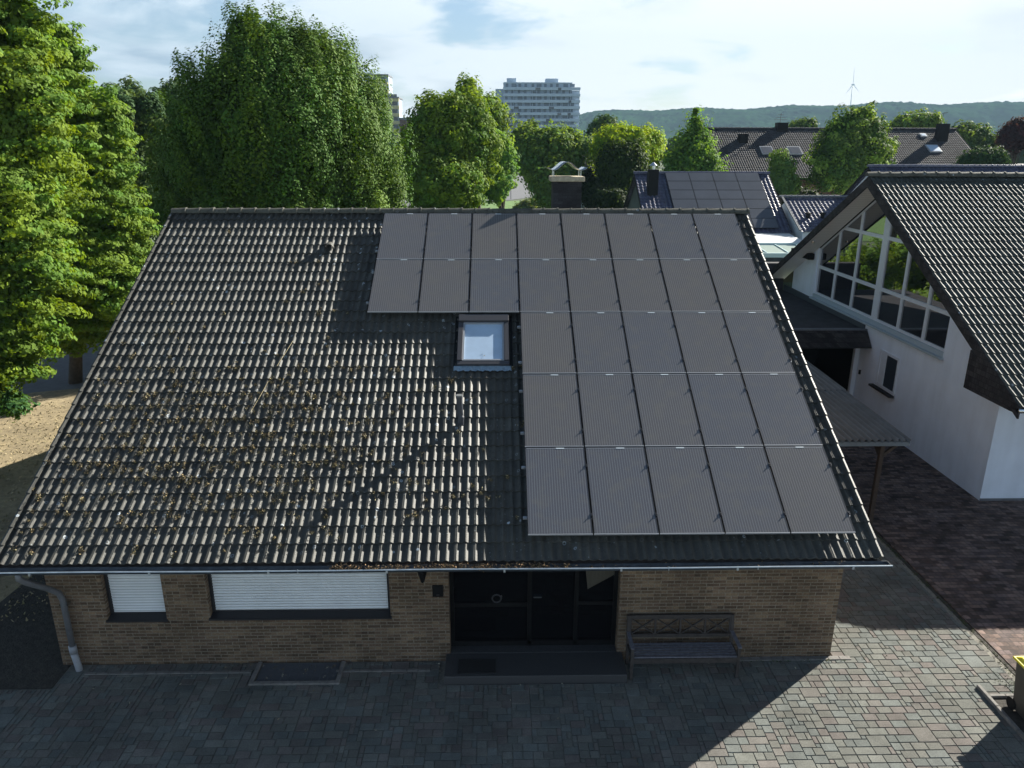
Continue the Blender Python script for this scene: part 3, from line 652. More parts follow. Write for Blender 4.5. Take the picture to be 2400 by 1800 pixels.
# multi-size paving blocks, each a bevelled stone of its own tone, one surface
def pavers():
    mod = .075; gx0, gy0 = -8.2, 5.6; nx = int((8.66-gx0)/mod); ny = int((25-gy0)/mod)
    occ = np.zeros((ny, nx), bool)
    xs_ = gx0+(np.arange(nx)+.5)*mod; ys_ = gy0+(np.arange(ny)+.5)*mod
    XX, YY = np.meshgrid(xs_, ys_)
    occ |= (YY > 10.74) & (XX < 5.86); occ |= (XX > -1.0) & (XX < 2.2) & (YY > 10.16)
    occ |= (XX > -4.05) & (XX < -2.68) & (YY > 10.28); occ |= (XX > 7.92) & (YY < 9.72); occ |= (XX < -7.3) & (YY > 10.2)
    sizes = [(3, 2), (2, 2), (3, 2), (3, 2), (2, 2), (4, 4), (1, 2), (4, 2), (3, 2), (2, 2), (4, 3)]
    pal = [(.175, .178, .160), (.155, .175, .168), (.185, .165, .150), (.17, .165, .145), (.15, .168, .163), (.18, .185, .165), (.178, .145, .135)]
    V = []; F = []; C = []
    for j in range(ny):
        i = 0
        while i < nx:
            if occ[j, i]: i += 1; continue
            for tr in range(8):
                a, b = sizes[rng.integers(len(sizes))]
                if (a, b) in ((4, 3), (4, 4)) and rng.random() < .72: continue
                if i+a <= nx and j+b <= ny and not occ[j:j+b, i:i+a].any(): break
            else: a, b = 1, 1
            occ[j:j+b, i:i+a] = True
            x0, x1, y0, y1 = gx0+i*mod+.0035, gx0+(i+a)*mod-.0035, gy0+j*mod+.0035, gy0+(j+b)*mod-.0035
            h = .020+rng.normal(0, .0012); e = .006; k = len(V); tl = rng.normal(0, .0008, 4)
            V += [(x0, y0, 0), (x1, y0, 0), (x1, y1, 0), (x0, y1, 0), (x0, y0, h-e), (x1, y0, h-e), (x1, y1, h-e), (x0, y1, h-e),
                  (x0+e, y0+e, h+tl[0]), (x1-e, y0+e, h+tl[1]), (x1-e, y1-e, h+tl[2]), (x0+e, y1-e, h+tl[3])]
            for q in range(4):
                F.append((k+q, k+(q+1) % 4, k+4+(q+1) % 4, k+4+q)); F.append((k+4+q, k+4+(q+1) % 4, k+8+(q+1) % 4, k+8+q))
            F.append((k+8, k+9, k+10, k+11))
            c = (np.array(pal[rng.integers(len(pal))])*.55+np.array((.166, .170, .158))*.45)*rng.uniform(.86, 1.12); C += [c]*12
            i += a
    return np_mesh('driveway', V, F, M_PAVER, col=np.array(C))
struct(link(bpy.data.objects.new('driveway', pavers())))
sheet('neighbour_paving', [(8.80, -3), (40, -3), (40, 26), (8.80, 26)], .012, M_PAVB, .03)
mb = MB()
y = 9.9
while y < 25.5: mb.box(8.705, 8.775, y, y+.49, -.02, .006+random.uniform(-.002, .002)); y += .5
struct(mb.build('joint_kerb', M_SOIL))
mb = MB(); x = 4.15
while x < 6.1: mb.box(x, x+.19, 10.70, 10.797, -.02, .034); x += .197
x = -6.95
while x < -1.2:
    if not (-4.15 < x < -2.75): mb.box(x, x+.19, 10.52, 10.58, -.02, .035)
    x += .2
for q in ((-4.12, -4.05, 10.22, 10.78), (-2.70, -2.63, 10.22, 10.78), (-4.05, -2.70, 10.22, 10.29)): mb.box(*q, -.02, .05)
for yy in np.arange(6.0, 9.7, .5): mb.box(7.86, 7.915, yy, yy+.49, -.02, .075)
for xx in np.arange(7.92, 8.69, .26): mb.box(xx, xx+.25, 9.72, 9.775, -.02, .07)
struct(mb.build('kerb_stones', M_KERB, bevel=.006))
sheet('planting_bed', [(7.92, 5.5), (8.70, 5.5), (8.70, 9.715), (7.92, 9.715)], .03, M_SOIL, .04)
sheet('garden_soil', [(-10.2, 5), (-8.25, 5), (-8.25, 10.2), (-7.3, 10.2), (-7.3, 10.78), (-7.46, 10.8), (-7.46, 27), (-8.9, 27), (-9.6, 14)], .015, M_SOIL)
sheet('dry_lawn', [(-60, 4), (-10.2, 4), (-9.6, 14), (-8.9, 27), (-9.5, 28.2), (-16.8, 25.8), (-19.5, 23.0), (-60, 14)], .008, M_LAWN)
sheet('garden_path', [(-60, 14), (-19.5, 23.0), (-16.8, 25.8), (-9.5, 28.2), (-6, 28.4), (-6, 33), (-30, 33), (-60, 30)], .004, M_ASPH)
sheet('green_lawn', [(-26, 72), (9, 72), (9.5, 112), (8.2, 122), (5.0, 131), (0, 127), (-6, 118), (-26, 108)], .02, M_GRASS)
sheet('road', [(-12, 112), (-3, 124), (2.0, 131), (6.2, 139), (10, 156), (14, 190), (19, 260), (9, 268), (0, 200), (-5, 160), (-20, 130)], .03, M_ASPH)
# hill with forest canopy
def hill():
    nx, ny = 640, 90
    xs_ = np.linspace(-2200, 3300, nx); t = np.linspace(0, 1, ny)
    X, T = np.meshgrid(xs_, t); Y = 1500+T*1100 + 60*np.sin(X/310)
    tops = np.interp(X, [-2600, -400, 150, 240, 620, 1100, 1350, 1900, 3600], [55, 62, 80, 96, 111, 118, 124, 132, 120])
    Z = tops*np.sin(np.clip(T/.46, 0, 1)*math.pi/2)**1.2
    Z += 6*np.sin(X/90+T*9)*T*(1-T)*2 + rng.normal(0, .8, X.shape) + 1.2*np.abs(rng.normal(0, 1, X.shape)) + 3*np.sin(X/37)
    Z[0] = -3
    V = np.stack([X, Y, Z], -1).reshape(-1, 3)
    i, j = np.meshgrid(np.arange(nx-1), np.arange(ny-1)); k = (j*nx+i).ravel()
    F = np.stack([k, k+1, k+nx+1, k+nx], -1)
    return np_mesh('hills', V, F, M_HILL, smooth=False)
struct(link(bpy.data.objects.new('hills', hill())))
#SECTION props
# ------------------------------------------------------------ light-well grate, doormat, bench, bin
t_ = thing('light_well_grate', 'dark steel grate over the light well below the wide shuttered window', 'grate', (-3.37, 10.53, 0))
mb = MB(); mb.box(-4.045, -2.705, 10.295, 10.775, -.03, -.012); mb.build('pit', M_BLACK, t_)
mb = MB()
for yy in np.arange(10.30, 10.77, .034): mb.box(-4.03, -2.72, yy, yy+.008, .0, .03)
for xx in np.arange(-4.03, -2.71, .13): mb.box(xx, xx+.008, 10.30, 10.768, .002, .026)
mb.build('bars', mat('grate_steel', (.16, .17, .19), .5, metal=.3), t_)
mb = MB(); mb.box(-.68, -.05, 10.27, 10.62, .167, .182); o = mb.build('doormat', mat('mat_rubber', (.012, .012, .014), .95, noise=(60, .5), bump=(90, .8)), bevel=.004); tag(o, 'black doormat lying on the granite entrance step', 'doormat')
# bench
bx0, bx1, by0, by1 = 2.18, 4.00, 10.27, 10.74
bench = thing('garden_bench', 'weathered wooden garden bench with crossed backrest against the brick wall', 'bench', ((bx0+bx1)/2, 10.5, 0))
for k in range(6):
    yy = by0+.005+k*.071; mb = MB(); mb.box(bx0+.04, bx1-.04, yy, yy+.043, .425+(.004 if k else 0)-.003*k, .447-.003*k); mb.build('seat_slat', M_BENCH, bench, bevel=.004)
for xx in (bx0, bx1-.05):
    mb = MB(); mb.box(xx, xx+.05, by0-.01, by0+.04, .02, .62); mb.build('leg', M_BENCHD, bench, bevel=.004)
    mb = MB(); mb.beam((xx+.025, by1-.06, .02), (xx+.025, by1-.05, .45), .05, .05); mb.beam((xx+.025, by1-.05, .44), (xx+.025, by1+.01, .93), .05, .05); mb.build('leg', M_BENCHD, bench, bevel=.004)
    mb = MB(); mb.box(xx-.006, xx+.056, by0-.03, by1-.03, .62, .645); mb.build('armrest', M_BENCH, bench, bevel=.006)
    mb = MB(); mb.box(xx+.008, xx+.042, by0+.042, by1-.085, .36, .42); mb.build('side_rail', M_BENCHD, bench)
mb = MB(); mb.box(bx0+.052, bx1-.052, by0-.005, by0+.02, .33, .42); mb.build('front_rail', M_BENCHD, bench)
mb = MB(); mb.beam((bx0+.04, 10.745, .90), (bx1-.04, 10.745, .90), .032, .075); mb.beam((bx0+.052, 10.705, .56), (bx1-.052, 10.705, .56), .03, .06)
nb = 4; wb = (bx1-bx0-.12)/nb
for k in range(nb+1):
    xx = bx0+.06+k*wb; mb.beam((xx, 10.712, .575), (xx, 10.74, .875), .03, .028)
for k in range(nb):
    x0_, x1_ = bx0+.075+k*wb, bx0+.045+(k+1)*wb
    mb.beam((x0_, 10.714, .59), (x1_, 10.738, .865), .026, .022); mb.beam((x1_, 10.711, .59), (x0_, 10.735, .865), .026, .018)
mb.build('backrest', M_BENCHD, bench)
# bin
bn = thing('wheeled_bin', 'dark wheeled waste bin with yellow lid standing in the planting bed', 'bin', (8.31, 9.24, 0.03))
def taper(mb, cx_, cy_, z0, z1, w0, d0, w1, d1):
    vs = [(cx_+sx*w/2, cy_+sy*d/2, z) for z, w, d in ((z0, w0, d0), (z1, w1, d1)) for sx, sy in ((-1, -1), (1, -1), (1, 1), (-1, 1))]
    mb.add(vs, [(3, 2, 1, 0), (4, 5, 6, 7), (0, 1, 5, 4), (1, 2, 6, 5), (2, 3, 7, 6), (3, 0, 4, 7)])
mb = MB(); taper(mb, 8.31, 9.24, .06, .90, .42, .48, .54, .62); mb.build('body', M_BIN, bn, bevel=.03)
mb = MB(); taper(mb, 8.31, 9.24, .90, .94, .60, .70, .60, .70); taper(mb, 8.31, 9.24, .94, .98, .56, .66, .44, .52); mb.build('lid', M_YELLOW, bn, bevel=.012)
mb = MB(); mb.tube([(8.09, 9.62, .90), (8.53, 9.62, .90)], .016, 8); mb.build('handle', M_BIN, bn)
for xx in (8.075, 8.495):
    mb = MB(); mb.tube([(xx, 9.49, .13), (xx+.05, 9.49, .13)], .10, 16); mb.build('wheel', M_BLACK, bn)
# unseen block added just beyond the right edge: only its shadow reaches the paving
t_ = thing('shadow_caster', 'unseen pitched block added beyond the right edge to shade the paving', 'shadow caster', (9.6, 9.2, 0))
mb = MB(); mb.prism([(9.42, 8.3, 0), (9.42, 9.9, 0), (9.42, 9.9, 1.15), (9.42, 9.9, 1.15), (9.42, 9.85, 1.25), (9.42, 9.1, 1.05), (9.42, 8.3, .95)], (.8, 0, 0)); mb.build('caster_block', M_DARKWOOD, t_)

#SECTION neighbour
# ------------------------------------------------------------ WHITE NEIGHBOUR HOUSE (gable faces us)
XW, NY0, NYR, NZR = 12.15, 16.74, 23.45, 7.72
NA = R(28.9); nca, nsa = math.cos(NA), math.sin(NA); NS = 9.55; XV = 11.43; XE = 27.0
NY1 = 2*NYR-NY0
nh = thing('white_house', 'white rendered house with large glazed gable and dark tiled roof', 'house', (19, 23.4, 0))
def nund(y): return NZR - abs(NYR-y)*nsa/nca - .26
mb = MB()
# gable wall pieces around the glazing
ZS, ZB = 3.18, 3.02
WY = [19.30, 20.52, 21.92, 23.40, 25.10, 26.58, 28.08]
mb.box(XW, XW+.3, NY0, NY1, -.2, ZB)
mb.prism([(XW, NY0, ZB), (XW, WY[0], ZB), (XW, WY[0], nund(WY[0])), (XW, NY0, nund(NY0))], (.3, 0, 0))
mb.prism([(XW, WY[-1], ZB), (XW, NY1, ZB), (XW, NY1, nund(NY1)), (XW, WY[-1], nund(WY[-1]))], (.3, 0, 0))
mb.box(XW+.3, XE-.3, NY0, NY0+.3, -.2, 2.9); mb.box(XW+.3, XE-.3, NY1-.3, NY1, -.2, 2.9)
mb.prism([(XE-.3, NY0+.0, -.2), (XE-.3, NY1, -.2), (XE-.3, NY1, nund(NY1)), (XE-.3, NYR, nund(NYR)), (XE-.3, NY0, nund(NY0))], (.3, 0, 0))
nwall = mb.build('wall', M_WHITEWALL, nh)
mb = MB(); mb.box(XW+.02, XE-.02, NY0+.02, NY1-.02, -.22, -.0); mb.box(XW+.03, XW+.28, NY0-.02, NY0, -.2, .06); mb.box(XW, XE, NY0-.012, NY0-.001, .0, .075); mb.build('plinth', M_PIPE, nh)
nr1 = tile_field('roof', XV, XE, NS, (0, NYR, NZR), (1, 0, 0), (0, -nca, -nsa), (0, -nsa, nca), M_TILE2, parent=nh, gauge=.34, roll=.15, amp=.036, spr=7, seam=False)
nr2 = tile_field('roof', XV, XE, NS, (0, NYR, NZR), (1, 0, 0), (0, nca, -nsa), (0, nsa, nca), M_TILE2, parent=nh, gauge=.34, spr=4, seam=False)
mb = MB(); ridge_caps(mb, (XV-.08, NYR, NZR-.03), (XE, NYR, NZR-.03), r=.12, n=44); mb.build('ridge_tiles', M_RIDGE, nr1)
mb = MB()   # roof slab edge and deck
for s_ in (1, -1):
    mb.prism([(XV+.03, NYR, NZR-.08), (XV+.03, NYR-s_*NS*nca, NZR-.08-NS*nsa), (XV+.03, NYR-s_*NS*nca, NZR-.15-NS*nsa), (XV+.03, NYR, NZR-.15)], (XE-XV-.06, 0, 0))
mb.build('roof_deck', M_BLACK, nh)
mb = MB()   # slate-clad barge boards
for s_ in (1, -1):
    q = lambda d, z: (XV-.02, NYR-s_*d*nca, NZR-d*nsa-z)
    mb.prism([q(0, .045), q(NS-.02, .045), q(NS-.02, .30), q(0, .36)], (.045, 0, 0))
mb.build('barge_boards', M_SLATE, nh)
mb = MB(); mb.prism([(XV-.026, 15.37, 2.91), (XV-.026, 17.09, 2.91), (XV-.026, 17.09, 3.86), (XV-.026, 15.14, 2.93)], (.044, 0, 0)); mb.build('eaves_cladding', M_SLATE, nh)
mb = MB(); mb.box(XV+.022, XE, 15.36, NY0-.002, 2.90, 2.95); mb.box(XV+.022, XE, 15.36, 15.40, 2.952, 3.04); mb.box(XV+.03, XW-.002, NY0, 17.08, 2.90, 2.95); mb.box(XV+.022, XW-.002, 17.06, 17.09, 2.952, 3.7); mb.build('eaves_box', M_SLATE, nh)
mb = MB(); mb.tube([(XV-.02, 15.12, 3.0), (XE, 15.12, 3.0)], .06, 10); mb.build('gutter', M_STEEL, nh, smooth=True)
mb = MB()   # soffit boards under the verge
for s_ in (1, -1):
    z_ = .27; d1_ = NS*.99 if s_ < 0 else 7.0
    mb.prism([(XV+.03, NYR, NZR-z_), (XV+.03, NYR-s_*d1_*nca, NZR-z_-d1_*nsa), (XV+.03, NYR-s_*d1_*nca, NZR-z_-.02-d1_*nsa), (XV+.03, NYR, NZR-z_-.02)], (XW-XV-.034, 0, 0))
mb.build('soffit', M_SOFFIT, nh)
# gable glazing
gw = None
mb = MB(); fx0, fx1 = XW+.06, XW+.15
def vbar(y0, y1, z1=None):
    zt = lambda y: min(nund(y)-.03, 99)
    mb.prism([(fx0, y0, ZS), (fx0, y1, ZS), (fx0, y1, zt(y1)), (fx0, y0, zt(y0))], (fx1-fx0, 0, 0))
for i, yy in enumerate(WY):
    w = .17 if i == 3 else .055
    vbar(yy-w, yy+w) if 0 < i < 6 else (vbar(yy, yy+.09) if i == 0 else vbar(yy-.09, yy))
fa = fx0+.002; fb = fx1-.002
for i in range(6):
    y0, y1 = WY[i]+(.09 if i == 0 else .17 if i == 3 else .055), WY[i+1]-(.09 if i == 5 else .17 if i == 2 else .055)
    mb.box(fa, fb, y0, y1, ZS, ZS+.07); 
    if nund(min((y0, y1), key=lambda q: -abs(q-NYR))) > 4.35 or True:
        if max(nund(y0), nund(y1)) > 4.35: mb.box(fa, fb, y0, y1, 4.16, 4.27)
    if 1 <= i <= 4 and max(nund(y0), nund(y1)) > 5.95:
        mb.box(fa, fb, y0 if nund(y0) > 5.9 else y0+(5.9-nund(y0))*nca/nsa, y1 if nund(y1) > 5.9 else y1-(5.9-nund(y1))*nca/nsa, 5.76, 5.87)
    mb.prism([(fa, y0, nund(y0)-.10), (fa, y1, nund(y1)-.10), (fa, y1, nund(y1)-.03), (fa, y0, nund(y0)-.03)], (fb-fa, 0, 0)) if not (y0 < NYR < y1) else None
gf = mb.build('gable_window', M_WHITE, nh)
for i in range(6):
    y0, y1 = WY[i], WY[i+1]; s0, s1 = (nund(y0)-.08, nund(y1)-.08)
    mb = MB(); mb.prism([(XW+.10, y0+.02, ZS+.03), (XW+.10, y1-.02, ZS+.03), (XW+.10, y1-.02, 4.2), (XW+.10, y0+.02, 4.2)], (.01, 0, 0)); mb.build('lower_pane', M_GLASS, gf)
    mb = MB(); mb.prism([(XW+.10, y0+.02, 4.24), (XW+.10, y1-.02, 4.24), (XW+.10, y1-.02, max(s1, 4.25)), (XW+.10, y0+.02, max(s0, 4.25))], (.01, 0, 0)); mb.build('upper_pane', M_GLASS, gf)
mb = MB(); mb.prism([(XW-.12, WY[0]-.05, ZB-.03), (XW-.12, WY[-1]+.02, ZB-.03), (XW-.12, WY[-1]+.02, ZB+.03), (XW-.12, WY[0]-.05, ZB+.03)], (.115, 0, 0)); mb.box(XW+.0, XW+.058, WY[0], WY[-1], ZB+.002, ZS-.002); mb.build('window_sill', mat('pale_blue_sill', (.42, .50, .56), .5), gf)
mb = MB(); mb.box(XW+.07, XW+.16, WY[0], WY[-1], ZB, ZS-.002); mb.build('sill_board', M_WHITE, gf)
# small window low on the gable
mb = MB()
for q in ((21.34, 21.42, 1.28, 2.44), (22.42, 22.50, 1.28, 2.44), (21.42, 22.42, 1.28, 1.36), (21.42, 22.42, 2.36, 2.44), (22.06, 22.13, 1.36, 2.36)): mb.box(XW-.03, XW+.0, *q)
sw = mb.build('window', M_WHITE, nh)
mb = MB(); mb.box(XW-.012, XW-.002, 21.42, 22.06, 1.36, 2.36); mb.build('pane', M_DKWIN, sw)
mb = MB(); mb.box(XW-.014, XW-.002, 22.13, 22.42, 1.36, 2.36); mb.build('panel', M_WHITE, sw)
mb = MB(); mb.box(XW-.18, XW-.031, 21.30, 22.62, 1.20, 1.26); mb.build('sill', M_SLATE, sw)
mb = MB(); mb.box(XW-.25, XW-.01, 28.3, 30.1, 4.42, 4.66); mb.build('black_box', M_BLACK, nh, bevel=.03)  # plain black box in the gap between soffit and gable wall
mb = MB(); mb.tube([(XV+.2, 27.4, 5.25), (XV+.2, 27.4, 5.6)], .015, 6); mb.lathe((XV+.2, 27.4, 5.16), [(.03, 0), (.055, .03), (.055, .09), (.02, .11)], 10); mb.build('soffit_lamp', M_STEEL, nh)
mb = MB(); u_ = 15.2
p = Vector((u_+2.1, NYR-1.1*nca, NZR-1.1*nsa)); vs = []
for (dv, rr) in ((-.2, .03), (0, .11), (.12, .14)):
    for k in range(9):
        t = math.pi*k/8; vs.append(p+Vector((math.cos(t)*rr, -dv*nca-math.sin(t)*rr*nsa, -dv*nsa+math.sin(t)*rr*nca)))
mb.add(vs, [(s*9+k, s*9+9+k, s*9+9+k+1, s*9+k+1) for s in range(2) for k in range(8)]); mb.build('vent_tile', M_BLACK, nh)
mb = MB(); mb.box(XW+1.5, XW+1.7, NY0-.17, NY0-.022, .08, .2); mb.tube([(XW+1.62, NY0-.19, .13), (XW+1.62, NY0-.19, .17)], .05, 10); mb.build('outdoor_tap', M_PIPE, nh)

# annex with flat roof between the houses
an = thing('flat_roof_garage', 'dark flat roofed garage between the two houses', 'garage', (9.8, 27, 0))
mb = MB(); mb.box(7.2, 12.14, 23.95, 31.0, 2.35, 2.78); mb.build('flat_roof', M_BITUMEN, an)
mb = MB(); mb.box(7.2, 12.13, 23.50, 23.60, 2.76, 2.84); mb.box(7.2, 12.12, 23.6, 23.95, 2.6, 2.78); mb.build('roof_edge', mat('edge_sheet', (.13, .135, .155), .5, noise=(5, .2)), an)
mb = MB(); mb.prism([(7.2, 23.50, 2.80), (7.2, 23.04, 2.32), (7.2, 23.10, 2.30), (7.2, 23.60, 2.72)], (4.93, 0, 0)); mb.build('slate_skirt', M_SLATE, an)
mb = MB(); mb.prism([(12.145, 23.7, 2.79), (12.145, 30.9, 2.79), (12.145, 30.9, 3.02), (12.145, 23.7, 2.98)], (-.05, 0, 0)); mb.build('wall_flashing', mat('flash', (.07, .085, .10), .6), an)
mb = MB(); mb.box(7.2, 12.13, 27.0, 27.2, 0, 2.34); mb.box(7.2, 7.4, 23.95, 27, 0, 2.34); mb.build('wall', M_BLACK, an); mb = MB(); mb.box(12.125, 12.147, 23.9, 27.0, 0, 2.34); mb.build('shade_liner', M_BLACK, an); mb = MB(); mb.box(7.4, 12.12, 24.0, 27.0, .014, .02); mb.build('floor', M_BITUMEN, an)  # black interior and an added black liner stand for the opening's shade
mb = MB(); mb.box(11.98, 12.13, 23.80, 23.94, 0, 2.30); mb.build('door_post', M_WHITE, an)
mb = MB(); mb.box(12.10, 12.148, 23.55, 23.62, 1.28, 1.42); mb.build('switch', M_BLACK, an)
mb = MB(); mb.box(9.2, 12.1, 31.0, 31.4, 2.4, 3.9); mb.build('rear_wall', M_BITUMEN, an)
# carport with corrugated roof
cp = thing('carport', 'low carport with grey corrugated roof on a wooden post', 'carport', (8.0, 18, 0))
def corr(y0, y1, z0, z1, nm):
    nx = 440; xs_ = np.linspace(6.2, 9.28, nx); zz_ = .042*np.cos(xs_*2*math.pi/.15)
    V = np.concatenate([np.stack([xs_, np.full(nx, y_), z_+zz_], -1) for y_, z_ in ((y0, z0), (y1, z1))]) - np.array(wloc(cp)); i = np.arange(nx-1)
    return link(bpy.data.objects.new(nm, np_mesh(nm, V, np.stack([i, i+1, i+nx+1, i+nx], -1), M_CORR)), cp)
corr(15.32, 18.7, 2.22, 2.30, 'corrugated_roof'); corr(18.6, 21.3, 2.325, 2.39, 'corrugated_roof')
mb = MB(); mb.box(6.2, 9.28, 15.36, 15.40, 2.08, 2.19); mb.build('fascia', M_CORR, cp)
mb = MB(); mb.beam((8.74, 15.5, 0), (8.74, 15.5, 2.18), .10, .10); mb.build('post', M_POSTWOOD, cp, bevel=.006)
mb = MB(); mb.beam((8.74, 15.5, 1.75), (8.74, 16.0, 2.12), .07, .07); mb.beam((8.74, 15.42, 2.10), (8.74, 21.2, 2.17), .08, .14); mb.beam((8.76, 15.48, 1.8), (9.1, 15.48, 2.1), .06, .06); mb.build('beam', M_POSTWOOD, cp)
mb = MB(); mb.beam((8.74, 21.1, 0), (8.74, 21.1, 2.12), .10, .10); mb.build('post', M_POSTWOOD, cp)

#SECTION background
# ------------------------------------------------------------ houses behind
def gable_house(root, x0, x1, yr, zr, ye, ze, mt_roof, mt_wall, over=.4, gauge=.34, roll=.3, amp=.05, spr=4, yb=None):
    """ridge along X at (yr, zr); front eave (ye, ze)"""
    L = math.hypot(yr-ye, zr-ze); dy, dz = (ye-yr)/L, (ze-zr)/L
    rf = tile_field('roof', x0, x1, L, (0, yr, zr), (1, 0, 0), (0, dy, dz), (0, dz, -dy) if dy < 0 else (0, -dz, dy), mt_roof, gauge=gauge, roll=roll, amp=amp, spr=spr, seam=False, parent=root, jitter=.008, lip=.04)
    tile_field('roof', x0, x1, L, (0, yr, zr), (1, 0, 0), (0, -dy, dz), (0, -dz, -dy), mt_roof, gauge=gauge, roll=roll, amp=amp, spr=3, seam=False, parent=root, lip=.04)
    mb = MB(); ridge_caps(mb, (x0-.05, yr, zr-.02), (x1+.05, yr, zr-.02), r=.14, n=int((x1-x0)/.4)); mb.build('ridge_tiles', mt_roof, rf)
    yf = ye+over; yb2 = 2*yr-yf; un = lambda y: zr-abs(y-yr)*abs(dz/dy)-.22
    mb = MB(); mb.prism([(x0+.3, yf, -.2), (x0+.3, yb2, -.2), (x0+.3, yb2, un(yb2)), (x0+.3, yr, un(yr)), (x0+.3, yf, un(yf))], (x1-x0-.6, 0, 0)); mb.build('wall', mt_wall, root)
    mb = MB()
    for xx in (x0-.02, x1-.03):
        mb.prism([(xx, ye, ze-.05), (xx, yr, zr-.05), (xx, 2*yr-ye, ze-.05), (xx, 2*yr-ye, ze-.28), (xx, yr, zr-.30), (xx, ye, ze-.28)], (.05, 0, 0))
    mb.box(x0+.04, x1-.04, ye+.01, ye+.05, ze-.22, ze-.08); mb.build('roof_edge', M_BLACK, root)
    return rf
bh = thing('blue_roof_house', 'house with glossy blue tiled roof and a block of solar panels', 'house', (15, 56, 0))
BX0, BX1, BYR, BZR, BYE, BZE = 10.0, 19.84, 56.0, 6.80, 50.2, 3.12
gable_house(bh, BX0, BX1, BYR, BZR, BYE, BZE, M_BLUE, mat('grey_boarding', (.10, .115, .13), .8, noise=(3, .2)))
mb = MB(); mb.box(10.62, 11.32, 53.7, 54.3, 4.6, 7.1); mb.build('chimney', M_BLACK, bh)
mb = MB(); mb.lathe((10.95, 54, 7.1), [(.16, 0), (.16, .22), (.30, .26), (.05, .48)], 12); mb.build('chimney_cowl', M_STEEL, bh)
mb = MB(); mb.tube([(10.0, BYE-.05, BZE-.06), (19.84, BYE-.05, BZE-.06)], .07, 8); mb.build('gutter', M_PIPE, bh)
# wing
wg = tile_field('wing_roof', 19.9, 27.5, 4.46, (0, 53.0, 5.31), (1, 0, 0), (0, -.897, -.443), (0, -.443, .897), M_BLUE, gauge=.34, roll=.3, amp=.05, spr=4, seam=False, parent=bh, lip=.04)
mb = MB(); ridge_caps(mb, (19.7, 53, 5.30), (27.5, 53, 5.30), r=.13, n=18); mb.build('wing_ridge', M_PIPE, wg)
mb = MB(); mb.beam((19.87, 53.0, 5.38), (19.87, 49.0, 3.40), .14, .06); mb.build('valley_strip', M_PIPE, wg)
mb = MB(); mb.prism([(20.2, 49.4, -.2), (20.2, 56.4, -.2), (20.2, 56.4, 3.3), (20.2, 53, 5.0), (20.2, 49.4, 3.3)], (7, 0, 0)); mb.build('wing_wall', M_WHITEWALL, bh)
for k, xx in enumerate((20.9, 21.9)):
    p = Vector((xx, 50.6, 4.13)); mb = MB(); mb.lathe(p+Vector((0, 0, -.1)), [(.13, 0), (.13, .25), (.2, .27), (.2, .36), (.05, .42)], 10); mb.build('roof_vent', M_BLACK, bh)
pf = None
bang = math.atan2(BZR-BZE, BYR-BYE)
for r_ in range(6):
    for c_ in range(4):
        if pf is None:
            mb = MB(); w, h = 1.70-.02, 1.07-.02; mb.box(0, w, 0, h, -.035, 0); mb.box(.025, w-.025, .025, h-.025, .0005, .002, 1)
            pf = mb.build('solar_panel', [M_FRAMEB, M_SOLARFAR]); o = pf
        else: o = pf.copy(); COL.objects.link(o)
        d = .12+(r_+1)*1.07; L_ = math.hypot(BYR-BYE, BZR-BZE); hn = .14
        o.location = (12.2+c_*1.70, BYR-d*math.cos(bang)-hn*math.sin(bang), BZR-d*math.sin(bang)+hn*math.cos(bang)); o.rotation_euler = (bang, 0, 0)
        tag(o, 'solar panel on the blue roof, %s row from the ridge, %s column from the left' % (ORD[r_], ORD[c_]), 'solar panel', 'solar panels on the blue tiled roof')
# blue ridge showing above the white house's ridge
b2 = thing('second_blue_roof_house', 'house whose blue tiled roof shows just above the white house ridge', 'house', (34, 52, 0))
gable_house(b2, 25.2, 47.0, 52.0, 7.40, 46.5, 3.9, M_BLUE, M_WHITEWALL)
# white patio roof
pg = thing('patio_roof', 'white patio cover with glass roof behind the blue roofed house front', 'patio cover', (17, 47, 0))
mb = MB(); mb.prism([(12.5, 46.9, 2.78), (12.5, 49.9, 3.02), (12.5, 49.9, 3.10), (12.5, 46.9, 2.86)], (7.0, 0, 0)); mb.build('awning_top', M_WHITEP, pg)
mb = MB(); mb.prism([(12.5, 44.4, 2.52), (12.5, 46.7, 2.72), (12.5, 46.7, 2.75), (12.5, 44.4, 2.55)], (6.4, 0, 0)); mb.build('glass_roof', mat('frosted_glass', (.42, .50, .46), .25), pg)
mb = MB(); mb.box(12.5, 19.0, 44.2, 44.38, 2.30, 2.56); mb.box(12.5, 19.2, 46.72, 46.88, 2.62, 2.86)
for xx in (13.5, 14.8, 16.1, 17.4, 18.7): mb.beam((xx, 44.4, 2.58), (xx, 46.7, 2.78), .06, .05)
mb.build('beam', mat('pale_blue_beam', (.52, .66, .70), .5), pg)
for xx in (13.2, 15.6, 18.8): mb = MB(); mb.box(xx, xx+.16, 44.21, 44.37, 0, 2.29); mb.build('post', M_WHITEP, pg)
# brown roofed house row behind
fh = thing('long_tiled_house', 'long brick house with grey brown tiled roof and roof windows behind the trees', 'house', (33, 78, 0))
gable_house(fh, 19.5, 46.1, 78.0, 10.45, 70.2, 6.0, M_GREYT, M_BROWNBRICK, roll=.22, amp=.04, spr=4)
fs = (10.45-6.0)/(78-70.2)
fL = math.hypot(78-70.2, 4.45)
def froof(x, d, h=0):
    c_, s_ = 7.8/fL, 4.45/fL; return Vector((x, 78-d*c_-h*s_, 10.45-d*s_+h*c_))
def fbox(mb, x0, x1, d0, d1, h0, h1, mi=0):
    mb.add([froof(x, d, h) for h in (h0, h1) for d in (d1, d0) for x in (x0, x1)], [(0, 2, 3, 1), (4, 5, 7, 6), (0, 1, 5, 4), (2, 6, 7, 3), (0, 4, 6, 2), (1, 3, 7, 5)], mi)
